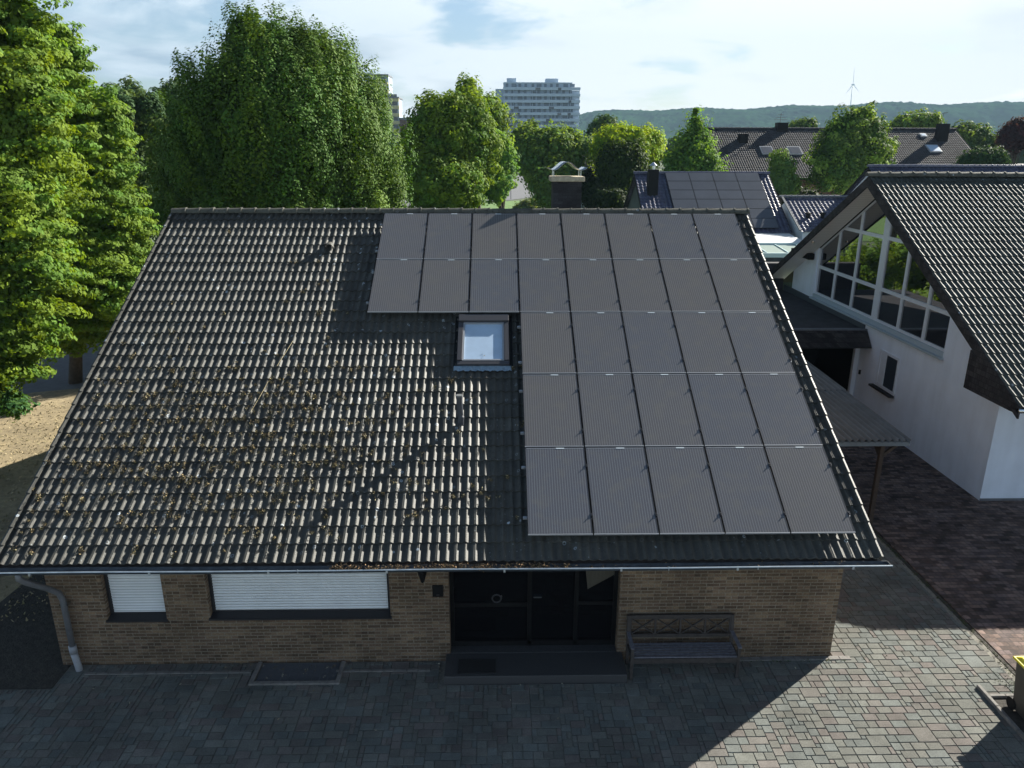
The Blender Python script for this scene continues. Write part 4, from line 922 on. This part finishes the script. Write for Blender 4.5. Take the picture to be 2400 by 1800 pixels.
# positions measured along the slope
for (xa, xb, d0, d1, mtp) in ((25.35, 26.55, 3.6, 5.0, M_BLIND), (28.0, 29.25, 3.6, 5.0, M_BLIND), (41.7, 42.9, 3.2, 4.5, M_BLIND), (42.0, 42.6, 1.0, 1.6, M_BLIND)):
    mb = MB(); fbox(mb, xa, xb, d0, d1, -.05, .10); w_ = mb.build('roof_window', M_ALU, fh)
    mb = MB(); fbox(mb, xa+.1, xb-.1, d0+.12, d1-.1, .1005, .115); mb.build('pane', M_SOLARFAR if xa < 40 else mtp, w_)
for (xa, xb, d, zt) in ((23.6, 24.45, 2.4, 9.9), (27.85, 28.95, .2, 11.0), (43.3, 44.3, 2.0, 10.9)):
    p = froof(xa, d); mb = MB(); mb.box(xa, xb, p.y-.35, p.y+.35, p.z-.8, zt); mb.build('chimney', M_BLACK, fh)
mb = MB(); mb.tube([(28.3, 78, 10.9), (28.3, 78, 11.9)], .03, 6)
for i, zz_ in enumerate((11.3, 11.5, 11.75)): mb.tube([(27.6+.2*i, 78, zz_), (29.0-.2*i, 78, zz_)], .02, 5)
mb.build('aerial', M_PIPE, fh)
mb = MB(); mb.tube([(44.0, 77, 10.8), (44.1, 77, 12.0)], .03, 6); mb.tube([(43.8, 77, 11.8), (44.5, 77, 12.0)], .03, 5); mb.build('aerial', M_PIPE, fh)
for xx in (25.5, 29.5, 33.5, 37.0): mb = MB(); mb.box(xx, xx+1.3, 70.58, 70.598, 3.2, 4.5); mb.build('window', M_DKWIN, fh)
h3 = thing('small_tiled_house', 'small grey roofed house half hidden behind the lime green willow', 'house', (10, 85, 0))
gable_house(h3, 8.4, 15.5, 86.0, 8.1, 80.5, 5.4, M_GREYT, M_BAL)
g1 = thing('flat_garage', 'low flat garage with tan roof behind the chimney', 'garage', (15, 96, 0))
mb = MB(); mb.box(12, 20, 89, 104, 0, 2.9); mb.build('wall', M_BROWNBRICK, g1); mb = MB(); mb.box(11.9, 20.1, 88.9, 104.1, 2.9, 3.05); mb.build('flat_roof', M_TAN, g1)
g2 = thing('pale_flat_building', 'low pale flat roofed building behind the willow', 'building', (15, 112, 0))
mb = MB(); mb.box(11.5, 24, 108, 116, 0, 4.0); mb.build('wall', M_BROWNBRICK, g2); mb = MB(); mb.box(11.3, 24.2, 107.8, 116.2, 4.0, 4.35); mb.build('roof_edge', M_WHITEP, g2)
for nm, lab, x0, x1, y0, z in (('distant_house', 'distant low white building at the right edge below the hill', 61, 80, 120, 8.2), ('distant_house', 'distant grey roofed house below the purple tree', 57, 72, 88, 6.9)):
    t_ = thing(nm, lab, 'house', (x0, y0, 0)); mb = MB(); mb.box(x0, x1, y0, y0+10, 0, z-1.6); mb.build('wall', M_BAL if z > 8 else M_BROWNBRICK, t_)
    mb = MB(); mb.prism([(x0-.3, y0-.4, z-1.6), (x0-.3, y0+5, z), (x0-.3, y0+10.4, z-1.6)], (x1-x0+.6, 0, 0)); mb.build('roof', M_GREYT, t_)

# ------------------------------------------------------------ high-rises, wind turbine
hr = thing('high_rise', 'white ten-storey apartment slab with balcony bands on the skyline', 'high-rise', (20, 372, 0))
HX0, HX1, HY = 3.2, 34.8, 366.0; fl = 2.72; ZT = 37.3
mb = MB(); mb.box(HX0, HX1, HY+1.4, HY+14, 0, ZT); mb.box(HX1, 38.4, HY+1.6, HY+13, 0, ZT-3.1); mb.box(-.6, HX0, HY+5, HY+18, 0, 35.0); mb.build('wall', M_HIGHW, hr)
for a, b_, zt in ((4.7, 9.0, 39.6), (22.7, 28.5, 39.5)): mb = MB(); mb.box(a, b_, HY+4, HY+10, ZT, zt); mb.build('lift_house', M_BAL, hr)
mb = MB(); mb.box(HX0-.1, HX1+.1, HY+1.2, HY+14.1, ZT, ZT+.35); mb.build('parapet', M_BAL, hr)
wproto = None; nwin = 0
for f_ in range(12):
    z = ZT-(f_+1)*fl; x1_ = HX1 if f_ == 0 else 38.4
    if f_ > 0:
        mb = MB(); mb.box(HX0-.3, x1_+.15, HY, HY+1.39, z+fl-.30, z+fl+.0); mb.box(HX0-.3, x1_+.15, HY-.1, HY, z+fl-.36, z+fl+.88); mb.build('balcony_band', M_BAL, hr)
    for k in range(11):
        if nwin >= 96 or z < 10: break
        xx = HX0+.8+k*2.95+random.uniform(-.3, .3)
        wd = random.choice((1.2, 1.2, 2.2))
        if wproto is None:
            mb = MB(); mb.box(-.5, .5, -.06, 0, -.7, .7); wproto = mb.build('window', M_HRWIN, hr, local=True); o = wproto
        else: o = wproto.copy(); COL.objects.link(o); o.parent = hr
        o.location = Vector((xx+wd/2, HY+1.38, z+1.75))-hr.location; o.scale = (wd, 1, 1); nwin += 1
for k in range(1, 8):
    mb = MB(); xx = HX0+k*4.4; mb.box(xx, xx+.15, HY+.01, HY+1.38, 6, ZT-fl-.3); mb.build('divider', M_BAL, hr)
for k in range(14):
    xx = random.uniform(HX0+1, 36); f_ = random.randint(1, 8); z = ZT-(f_+1)*fl
    mb = MB(); mb.box(xx, xx+random.uniform(1, 2.6), HY-.16, HY-.11, z+fl-.3, z+fl+.7); mb.build('balcony_screen', M_DKWIN if k % 3 else M_PIPE, hr)
h2 = thing('yellow_high_rise', 'apartment tower with yellow balconies peeking out behind the dark hornbeam', 'high-rise', (-42, 305, 0))
mb = MB(); mb.box(-50, -40.7, 301.5, 312, 0, 34.4); mb.box(-40.7, -37.2, 301.5, 312, 0, 26.5); mb.build('wall', M_HIGHW, h2)
for k in range(8):
    z = 32.2-k*2.75; x1_ = -40.9 if z > 27.5 else -37.0
    mb = MB(); mb.box(-50, x1_, 300.2, 301.49, z-1.2, z); mb.build('balcony', M_YEL, h2)
    mb = MB(); mb.box(-48, x1_-.8, 301.42, 301.49, z+.15, z+1.3); mb.build('window', M_DKWIN, h2)
mb = MB(); mb.box(-41, -36.9, 300, 312.2, 26.5, 27.0); mb.box(-50.2, -40.5, 300, 312.2, 34.4, 34.9); mb.build('roof_edge', M_PIPE, h2)
h4 = thing('low_brown_block', 'low flat brown building right of the yellow tower', 'building', (-34, 300, 0))
mb = MB(); mb.box(-37, -28, 300, 312, 0, 18.8); mb.build('wall', M_BROWNBRICK, h4); mb = MB(); mb.box(-37.2, -27.8, 299.8, 312.2, 18.8, 19.6); mb.build('roof_edge', M_PIPE, h4)
p = at(312, 212, 150); h5 = thing('red_brick_block', 'red brick building top just visible over the trees at left', 'building', (p[0], 150, 0))
mb = MB(); mb.box(p[0]-6, p[0]+3.0, 150, 160, 0, p[2]-.3); mb.build('wall', M_BROWNBRICK, h5); mb = MB(); mb.box(p[0]-6.2, p[0]+3.2, 149.8, 160.2, p[2]-.3, p[2]+.4); mb.build('roof_edge', M_PIPE, h5)
wt = thing('wind_turbine', 'white wind turbine standing behind the wooded hill', 'wind turbine', (1354, 3000, 100))
M_TURB = mat('turbine_white', (.88, .90, .92), .5)
mb = MB(); mb.tube([(1354, 3000, 90), (1350, 3000, 243)], [2.2, 1.2], 14); mb.build('tower', M_TURB, wt, smooth=True)
mb = MB(); mb.box(1346, 1355, 2994, 3004, 242, 246); mb.build('nacelle', M_TURB, wt, bevel=1)
for a in (96, 216, 336):
    d = Vector((math.cos(R(a))*.774, math.cos(R(a))*.625, math.sin(R(a)))); c = Vector((1347, 2990, 244)); e = Vector((.625, -.774, 0)).cross(d)
    mb = MB(); mb.add([c-e*1.2, c+e*1.2, c+d*15+e*2.4, c+d*15-e*1.2, c+d*58+e*.4, c+d*58-e*.2] + [q+Vector((0, .7, 0)) for q in (c-e*1.2, c+e*1.2, c+d*15+e*2.4, c+d*15-e*1.2, c+d*58+e*.4, c+d*58-e*.2)],
        [(0, 1, 2, 3), (3, 2, 4, 5), (9, 8, 7, 6), (11, 10, 8, 9), (0, 6, 7, 1), (1, 7, 8, 2), (2, 8, 10, 4), (4, 10, 11, 5), (5, 11, 9, 3), (3, 9, 6, 0)]); mb.build('blade', M_TURB, wt)
# street sign by the road
t_ = thing('road_sign', 'blue road sign on a grey pole beside the far road', 'sign', (2.4, 133, 0))
mb = MB(); mb.tube([(2.4, 133, 0), (2.4, 133, 3.0)], .06, 8); mb.build('pole', M_PIPE, t_); mb = MB(); mb.tube([(2.4, 132.92, 2.75), (2.4, 132.89, 2.75)], .42, 16); mb.build('sign_plate', M_BLUESIGN, t_)
t_ = thing('street_lamp', 'slim grey street lamp post beside the far road', 'street lamp', (8.3, 146, 0))
mb = MB(); mb.tube([(8.3, 146, 0), (8.3, 146, 5.6)], [.09, .06], 8); mb.build('pole', M_PIPE, t_); mb = MB(); mb.box(7.7, 8.3, 145.9, 146.1, 5.6, 5.75); mb.build('lamp_head', M_PIPE, t_)

#SECTION trees
# ------------------------------------------------------------ trees: trunk, limbs and a crown of many small leaves in sprays
def crown_points(ells, nspray, seedr):
    """spray centres spread over the outer surface of a union of ellipsoids"""
    areas = np.array([(e[3]*e[4]+e[3]*e[5]+e[4]*e[5]) for e in ells]); areas /= areas.sum(); P = []; Nn = []; S_ = []
    for ei, e in enumerate(ells):
        n = int(nspray*areas[ei])+1; d = seedr.normal(size=(n, 3)); d /= np.linalg.norm(d, axis=1)[:, None]
        f = 1+seedr.normal(0, .075, n)+np.where(seedr.random(n) < .10, seedr.uniform(.04, .16, n), 0) - np.where(seedr.random(n) < .40, seedr.uniform(.10, .40, n), 0)
        p = np.array(e[:3])+d*np.array(e[3:6])*f[:, None]; keep = np.ones(n, bool)
        for ej, e2 in enumerate(ells):
            if ej != ei: keep &= (((p-np.array(e2[:3]))/np.array(e2[3:6]))**2).sum(1) > .62
        nn = d/np.array(e[3:6]); nn /= np.linalg.norm(nn, axis=1)[:, None]
        P.append(p[keep]); Nn.append(nn[keep])
    return np.concatenate(P), np.concatenate(Nn)
TREE_LEAVES = 0
def make_tree(name, label, base, ells, col, nspray, nleaf, leaf, spray, habit='round', seed=1, group=None, trunk=True, dens_inner=.25, tints=((1, 1, 1),), ztrunk=None, minz=.3, trans=.35, cat='tree', branchy=True, far=False):
    global TREE_LEAVES
    sr = np.random.default_rng(seed)
    root = thing(name, label, cat, (base[0], base[1], 0), group=group)
    ells = [tuple(e[:3])+tuple(max(v-.42*spray, .45*v) for v in e[3:6]) for e in ells]
    P, Nn = crown_points(ells, nspray, sr)
    keep = P[:, 2] > minz; P, Nn = P[keep], Nn[keep]; n = len(P)
    # spray growth direction
    if habit == 'up': D_ = Nn*.35+np.array([0, 0, 1.0])
    elif habit == 'layer': D_ = Nn*np.array([1, 1, .25])+np.array([0, 0, -.12])
    elif habit == 'weep': D_ = Nn*.3+np.array([0, 0, -1.0])
    elif habit == 'shoots': D_ = Nn*.5+np.array([0, 0, .8])
    else: D_ = Nn+np.array([0, 0, .25])
    D_ += sr.normal(0, .22, D_.shape); D_ /= np.linalg.norm(D_, axis=1)[:, None]
    asp = {'up': 2.3, 'weep': 2.6, 'layer': 1.5, 'shoots': 1.9}.get(habit, 1.2); flat = {'layer': .42}.get(habit, .75)
    sz = spray*sr.uniform(.55, 1.35, n)
    cnt = np.maximum(3, (nleaf*(sz/spray)**1.5*sr.uniform(.7, 1.2, n)).astype(int)); idx = np.repeat(np.arange(n), cnt); m = len(idx)
    q = sr.normal(0, 1, (m, 3)); q /= np.linalg.norm(q, axis=1)[:, None]; q *= (sr.random(m)**(1/4.5))[:, None]
    d = D_[idx]; a = np.cross(d, np.array([.3, .5, .81])); a /= np.linalg.norm(a, axis=1)[:, None]; b = np.cross(d, a)
    if habit == 'layer':   # flat sprays: third axis is vertical
        a = np.cross(d, np.array([0, 0, 1.0])); a /= np.linalg.norm(a, axis=1)[:, None]+1e-6; b = np.cross(a, d)
    if habit in ('up', 'shoots'): P = P - np.array([0, 0, .32])*(sz*asp)[:, None]
    s_ = sz[idx][:, None]
    taper_ = 1-.45*np.clip(q[:, 0:1], -.2, 1)
    C = P[idx] + d*q[:, 0:1]*s_*asp*.5 + a*q[:, 1:2]*s_*.5*taper_ + b*q[:, 2:3]*s_*.5*flat*taper_
    inner = int(m*dens_inner)
    if inner:
        areas = np.array([e[3]*e[4]*e[5] for e in ells]); ii = sr.choice(len(ells), inner, p=areas/areas.sum()); E_ = np.array(ells)[ii]
        dd = sr.normal(size=(inner, 3)); dd /= np.linalg.norm(dd, axis=1)[:, None]; dd *= (sr.uniform(.35, .86, inner))[:, None]
        Ci = E_[:, :3]+dd*E_[:, 3:6]; ok = Ci[:, 2] > minz; Ci = Ci[ok]
    else: Ci = np.zeros((0, 3))
    allc = np.concatenate([C, Ci]); nin = len(Ci); tot = len(allc); TREE_LEAVES += tot
    ls = leaf*sr.uniform(.6, 1.35, tot); ls[m:] *= 2.6
    ql = (d*q[:, 0:1] + a*q[:, 1:2]*1.2 + b*q[:, 2:3]*1.2)
    outn = np.concatenate([ql*1.0+Nn[idx]*.45+np.array([0, 0, .35]), sr.normal(size=(nin, 3))]) + sr.normal(0, .30, (tot, 3)); outn /= np.linalg.norm(outn, axis=1)[:, None]
    ax = np.cross(outn, sr.normal(size=(tot, 3))); 
    if habit in ('weep', 'layer'): ax[:m] = ax[:m]*.4 + d*1.0*np.linalg.norm(ax[:m], axis=1)[:, None]; ax -= outn*(ax*outn).sum(1)[:, None]
    ax /= np.linalg.norm(ax, axis=1)[:, None]+1e-9; ay = np.cross(outn, ax)
    L_ = ls[:, None]
    V = np.stack([allc-ax*L_*.5, allc-ay*L_*.36+outn*L_*.05, allc+ax*L_*.5, allc+ay*L_*.36+outn*L_*.05], 1).reshape(-1, 3)
    F = np.arange(tot*4, dtype=np.int32).reshape(-1, 4)
    tn = np.array(tints); ti = sr.integers(len(tn), size=n); spt = tn[ti]*sr.uniform(.82, 1.16, (n, 1))
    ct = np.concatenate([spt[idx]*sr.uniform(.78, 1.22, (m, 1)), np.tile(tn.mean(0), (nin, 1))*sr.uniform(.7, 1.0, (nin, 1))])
    ct = np.repeat(ct, 4, axis=0)
    V -= np.array([base[0], base[1], 0])
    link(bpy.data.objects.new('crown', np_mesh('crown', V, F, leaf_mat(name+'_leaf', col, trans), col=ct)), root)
    if trunk:
        c = np.array(ells[0][:3]); zt = ztrunk or c[2]; th = max(.12, .022*zt+.05)
        mb = MB(); top = Vector((float(c[0]), float(c[1]), float(zt))); b0_ = Vector((base[0], base[1], -.1))
        pts = [b0_, b0_.lerp(top, .3)+Vector((.06, -.04, 0)), b0_.lerp(top, .6)+Vector((-.06, .04, 0)), top]
        mb.tube(pts, [th*1.25, th, th*.75, th*.3], 9)
        if branchy:
            for k in range(12):
                j = sr.integers(n); tgt = Vector(P[j]); s0 = pts[1].lerp(pts[3], sr.uniform(0, .8)); mid = s0.lerp(tgt, .5)+Vector((0, 0, .25*(tgt-s0).length*.4))
                mb.tube([s0, mid, s0.lerp(tgt, .93)], [th*.4, th*.22, th*.07], 6)
        mb.build('trunk', M_TRUNK, root, smooth=True)
    return root
def E(dx, dy, rx, ry, Y, depth=None):
    """ellipsoid whose outline is measured in the picture, standing at distance Y"""
    p = at(dx, dy, Y); k = 2400/2212/FPX*Y*1.02; rX = rx*k; rZ = ry*k
    return (p[0], Y, p[2], rX, depth or rX*.85, rZ)
G1 = ((1.0, 1.0, 1.0), (1.15, 1.08, .8), (.85, .98, 1.0), (1.25, 1.12, .75))
# two great trees at left
make_tree('beech_tree', 'tall bright green tree at the left edge with drooping layered sprays', at(-90, 700, 22.5)[:2],
    [E(-80, 350, 200, 330, 23), E(20, 60, 85, 130, 24), E(10, 560, 130, 220, 21.5), E(-40, 760, 130, 110, 21), E(55, 250, 80, 150, 22.5)], (.135, .22, .032), 1500, 150, .125, .9, 'layer', 11, group='great trees left of the house', tints=G1, dens_inner=.15)
make_tree('beech_tree', 'bright green layered tree between the left edge and the roof', at(150, 760, 27)[:2],
    [E(160, 430, 125, 230, 27), E(120, 190, 75, 130, 27.5), E(195, 620, 110, 130, 26), E(235, 500, 85, 170, 27), E(215, 300, 65, 110, 27.5), E(110, 690, 90, 85, 25.5)], (.13, .22, .032), 1500, 150, .13, .9, 'layer', 12, group='great trees left of the house', tints=G1, dens_inner=.15)
make_tree('maple_tree', 'bluish green tree seen between the bright beech and the dark hornbeam', at(290, 420, 42)[:2],
    [E(285, 330, 70, 115, 42), E(255, 250, 45, 60, 42), E(320, 265, 40, 60, 42), E(330, 420, 55, 60, 40)], (.09, .15, .06), 420, 150, .19, 1.1, 'round', 13, tints=G1)
make_tree('maple_tree', 'further bluish tree with a pointed top left of the dark hornbeam', at(370, 320, 60)[:2],
    [E(375, 240, 40, 60, 60), E(290, 215, 35, 35, 62), E(345, 300, 80, 70, 60)], (.085, .14, .06), 300, 130, .24, 1.4, 'round', 14, tints=G1)
# the big hornbeam
make_tree('hornbeam_tree', 'huge dense dark green hornbeam with upright shoots behind the roof ridge', at(610, 450, 37)[:2],
    [E(612, 300, 222, 228, 37, 5.4), E(545, 108, 72, 106, 37), E(655, 165, 122, 122, 37), E(722, 212, 86, 126, 36.7), E(445, 295, 90, 130, 37.3), E(785, 352, 80, 118, 36), E(395, 390, 82, 125, 37), E(835, 415, 55, 78, 35.5), E(600, 440, 240, 95, 35.5, 4.5), E(490, 195, 64, 86, 37)],
    (.088, .165, .026), 1450, 440, .125, 1.35, 'up', 15, tints=G1, dens_inner=.2, trans=.16)
make_tree('maple_tree', 'yellow green round tree just right of the huge hornbeam', at(975, 450, 52)[:2],
    [E(965, 330, 88, 110, 52), E(935, 250, 45, 45, 52), E(1010, 265, 55, 62, 52), E(960, 400, 85, 70, 50), E(1035, 330, 45, 75, 52)], (.135, .225, .035), 800, 150, .21, 1.5, 'round', 16, tints=G1, dens_inner=.3)
make_tree('ash_tree', 'loose pale green tree with a thin pointed top in front of the high-rise', at(1025, 440, 64)[:2],
    [E(1040, 255, 58, 62, 64), E(1008, 196, 30, 42, 64), E(1068, 228, 36, 34, 64), E(1065, 300, 40, 45, 64), E(985, 222, 30, 30, 64), E(1020, 178, 16, 26, 64)], (.15, .24, .055), 340, 55, .24, 1.2, 'shoots', 17, tints=G1, dens_inner=.05, trans=.45)
make_tree('maple_tree', 'fresh green small tree leaning over the far road', at(1085, 440, 56)[:2],
    [E(1085, 360, 32, 55, 56), E(1070, 400, 35, 38, 55), E(1070, 320, 28, 35, 57)], (.14, .27, .075), 260, 90, .2, 1.0, 'round', 18, tints=G1)
make_tree('birch_tree', 'airy green tree below the white high-rise', at(1180, 420, 74)[:2],
    [E(1180, 325, 62, 62, 74), E(1130, 300, 42, 45, 75), E(1235, 318, 38, 45, 74), E(1195, 375, 55, 42, 72), E(1150, 275, 25, 25, 76), E(1225, 285, 30, 22, 76)], (.145, .235, .065), 480, 90, .28, 1.6, 'shoots', 19, tints=G1, dens_inner=.12, trans=.4)
make_tree('oak_tree', 'dark round tree right of the high-rise base', at(1305, 340, 115)[:2], [E(1305, 290, 38, 38, 115), E(1275, 310, 25, 22, 115), E(1325, 310, 25, 28, 115)], (.06, .12, .05), 240, 80, .42, 2.3, 'round', 20, tints=G1)
make_tree('willow_tree', 'lime green willow with drooping lower branches above the chimney', at(1357, 400, 76)[:2],
    [E(1357, 308, 76, 48, 76), E(1325, 296, 42, 32, 76), E(1395, 302, 42, 34, 76), E(1345, 345, 62, 30, 77)], (.28, .40, .035), 420, 110, .26, 1.6, 'shoots', 21, tints=G1, dens_inner=.3)
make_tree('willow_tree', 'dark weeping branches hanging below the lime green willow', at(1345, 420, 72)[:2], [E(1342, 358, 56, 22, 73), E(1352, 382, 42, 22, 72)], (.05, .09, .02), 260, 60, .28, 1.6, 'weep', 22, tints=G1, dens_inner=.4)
make_tree('ginkgo_tree', 'pointed open crowned tree with slanting branches left of the long roof', at(1498, 400, 66)[:2],
    [E(1495, 335, 60, 32, 66), E(1500, 300, 46, 34, 66), E(1503, 265, 24, 30, 66), E(1502, 240, 10, 20, 66), E(1530, 350, 38, 28, 65), E(1455, 350, 28, 25, 65)], (.12, .235, .05), 300, 60, .24, 1.7, 'shoots', 23, tints=G1, dens_inner=.12, trans=.4)
make_tree('hazel_tree', 'small light green tree behind the blue roof wing', at(1685, 440, 62)[:2], [E(1688, 375, 28, 42, 62), E(1680, 345, 14, 22, 62), E(1695, 400, 32, 28, 62)], (.11, .20, .06), 200, 90, .2, 1.1, 'round', 24, tints=G1)
make_tree('lime_tree', 'broad dark lime tree speckled with pale yellow blossom', at(1838, 420, 64)[:2],
    [E(1838, 335, 80, 68, 64), E(1850, 280, 58, 42, 64), E(1860, 250, 30, 24, 64), E(1812, 370, 62, 45, 63), E(1880, 350, 50, 62, 64)], (.09, .155, .04), 760, 110, .23, 1.4, 'round', 25, tints=((1, 1, 1), (.8, .95, .9), (3.6, 2.9, 2.6), (2.0, 1.9, 1.2), (.9, 1, .8), (1.2, 1.2, 1)), dens_inner=.3)
make_tree('maple_tree', 'pale green crown rising behind the long tiled roof', at(1980, 300, 105)[:2], [E(1982, 268, 52, 22, 105), E(1960, 280, 35, 20, 105)], (.12, .20, .045), 200, 70, .4, 2, 'round', 26, tints=G1)
make_tree('maple_tree', 'tiny treetop above the long roof beside the aerial', at(1738, 300, 112)[:2], [E(1738, 274, 30, 12, 112)], (.08, .14, .045), 110, 36, .4, 1.8, 'round', 27, tints=G1)
make_tree('poplar_tree', 'soft green tree at the right end of the long roof', at(2085, 350, 98)[:2], [E(2090, 305, 48, 32, 98), E(2062, 290, 28, 20, 98), E(2125, 325, 30, 25, 98)], (.10, .17, .06), 280, 80, .38, 1.9, 'round', 28, tints=G1)
make_tree('yew_shrub', 'dark rounded shrub just above the white house ridge', at(2125, 380, 72)[:2], [E(2128, 342, 42, 20, 72), E(2100, 348, 28, 14, 72), E(2160, 350, 24, 12, 72)], (.035, .075, .03), 280, 46, .26, 1.3, 'round', 29, tints=G1, cat='shrub')
make_tree('copper_beech_tree', 'purple leaved tree at the right edge of the skyline', at(2195, 330, 92)[:2], [E(2200, 292, 34, 30, 92), E(2180, 300, 22, 20, 92)], (.060, .030, .032), 300, 46, .35, 1.8, 'round', 30, tints=((1, 1, 1), (1.2, 1, 1), (.8, .9, 1)))
make_tree('silver_shrub', 'pale feathery shrub on the green lawn left of the chimney', at(1135, 452, 100)[:2], [E(1140, 445, 26, 22, 100), E(1158, 440, 16, 18, 100), E(1120, 452, 20, 15, 100)], (.17, .22, .11), 170, 40, .3, 1.4, 'shoots', 31, tints=G1, trunk=False, cat='shrub')
make_tree('laurel_hedge', 'dark hedge left of the black chimney', at(1200, 440, 92)[:2], [E(1185, 420, 22, 45, 92), E(1215, 410, 28, 55, 90), E(1240, 430, 25, 50, 88)], (.035, .065, .02), 330, 46, .35, 1.8, 'round', 32, tints=G1, trunk=False, cat='hedge')
make_tree('laurel_hedge', 'dark hedge right of the black chimney beside the blue roofed house', at(1300, 445, 70)[:2], [E(1285, 420, 35, 38, 72), E(1320, 432, 35, 24, 68), E(1265, 400, 22, 38, 76)], (.03, .055, .018), 330, 46, .28, 1.4, 'round', 33, tints=G1, trunk=False, cat='hedge')
make_tree('laurel_hedge', 'dark shrubs between the blue roof wing and the long brick house', at(1730, 440, 68)[:2], [E(1720, 432, 50, 22, 66), E(1640, 425, 40, 20, 68)], (.03, .055, .02), 200, 46, .3, 1.4, 'round', 34, tints=G1, trunk=False, cat='hedge')
make_tree('low_shrub', 'young leafy shrub at the foot of the left tree beside the lawn', at(20, 880, 20)[:2], [E(10, 865, 42, 25, 20.5), E(30, 880, 25, 14, 20)], (.06, .14, .045), 70, 40, .12, .6, 'layer', 35, tints=G1, trunk=False, cat='shrub', minz=.02)
# trees standing behind us and to the left, seen only in the glass of the gable window
make_tree('garden_tree', 'leafy green tree left of the tan brick house', (-13.5, 18.5), [(-14.5, 18.0, 2.6, 1.6, 1.6, 1.8)], (.05, .09, .02), 60, 60, .16, .9, 'round', 36, tints=G1)

make_tree('garden_tree', 'bright green garden shrub behind the tan brick house, added for reflection in the gable window', (2.0, 31.0), [(2.0, 31.0, 2.2, 2.6, 1.8, 2.0), (-1.5, 32.5, 1.9, 2.2, 1.8, 1.7), (4.3, 33.0, 1.6, 1.5, 1.5, 1.5)], (.16, .25, .04), 160, 110, .15, .9, 'round', 37, tints=G1, cat='shrub')  # hidden shrub added so the gable panes reflect bright green
make_tree('mirror_hedge', 'bright garden hedge behind the tan brick house, added for reflection in the gable window', (-1.0, 44.0), [(-5, 43.5, 1.6, 2.6, 1.8, 2.2), (-1, 44.5, 1.9, 2.6, 1.8, 2.4), (3, 43.5, 1.5, 2.4, 1.8, 1.9), (6, 46, 1.3, 1.6, 1.5, 1.5)], (.16, .26, .04), 260, 90, .18, 1.0, 'round', 38, tints=G1, cat='hedge', trunk=False)  # hidden hedge row added to brighten reflections across the gable panes
# far wood: treetops nobody could count
def far_wood():
    sr = np.random.default_rng(5); V = []; C = []
    for k in range(520):
        Y = sr.uniform(150, 1300); X = sr.uniform(-.72, .74)*Y; r = sr.uniform(3.5, 7); h = sr.uniform(5, 10)
        if abs(X-8) < 14 and Y < 330: continue
        if Y < 420 and (-1 < X < 42): h *= .8
        n = int(190*min(1, 250/Y)+40); d = sr.normal(size=(n, 3)); d /= np.linalg.norm(d, axis=1)[:, None]; d[:, 2] = np.abs(d[:, 2])
        c = np.array([X, Y, h*.45])+d*np.array([r, r, h*.75])*sr.uniform(.85, 1.1, (n, 1)); s_ = .8+Y*.0022
        nn = d+sr.normal(0, .5, d.shape); nn /= np.linalg.norm(nn, axis=1)[:, None]; ax = np.cross(nn, sr.normal(size=d.shape)); ax /= np.linalg.norm(ax, axis=1)[:, None]; ay = np.cross(nn, ax)
        V.append(np.stack([c-ax*s_, c-ay*s_*.7, c+ax*s_, c+ay*s_*.7], 1).reshape(-1, 3)); C.append(np.repeat(np.tile(np.array([1, 1, 1])*sr.uniform(.7, 1.3), (n, 1)), 4, 0))
    V = np.concatenate(V); return np_mesh('wood', V, np.arange(len(V)).reshape(-1, 4), leaf_mat('far_leaf', (.06, .10, .035), .2), col=np.concatenate(C))
o = link(bpy.data.objects.new('distant_wood', far_wood())); tag(o, 'distant band of treetops below the hill', 'trees', kind='stuff')

# ------------------------------------------------------------ haze
mb = MB(); mb.box(-3400, 3800, -250, 3080, -4, 420)
m = bpy.data.materials.new('haze_air'); m.use_nodes = True; t = m.node_tree; t.nodes.clear(); o_ = N(t, 'ShaderNodeOutputMaterial'); v = N(t, 'ShaderNodeVolumePrincipled')
v.inputs['Color'].default_value = (.30, .45, .62, 1); v.inputs['Density'].default_value = .00022; t.links.new(v.outputs[0], o_.inputs['Volume'])
o = mb.build('haze', m); o['kind'] = 'stuff'
print('leaves', TREE_LEAVES)
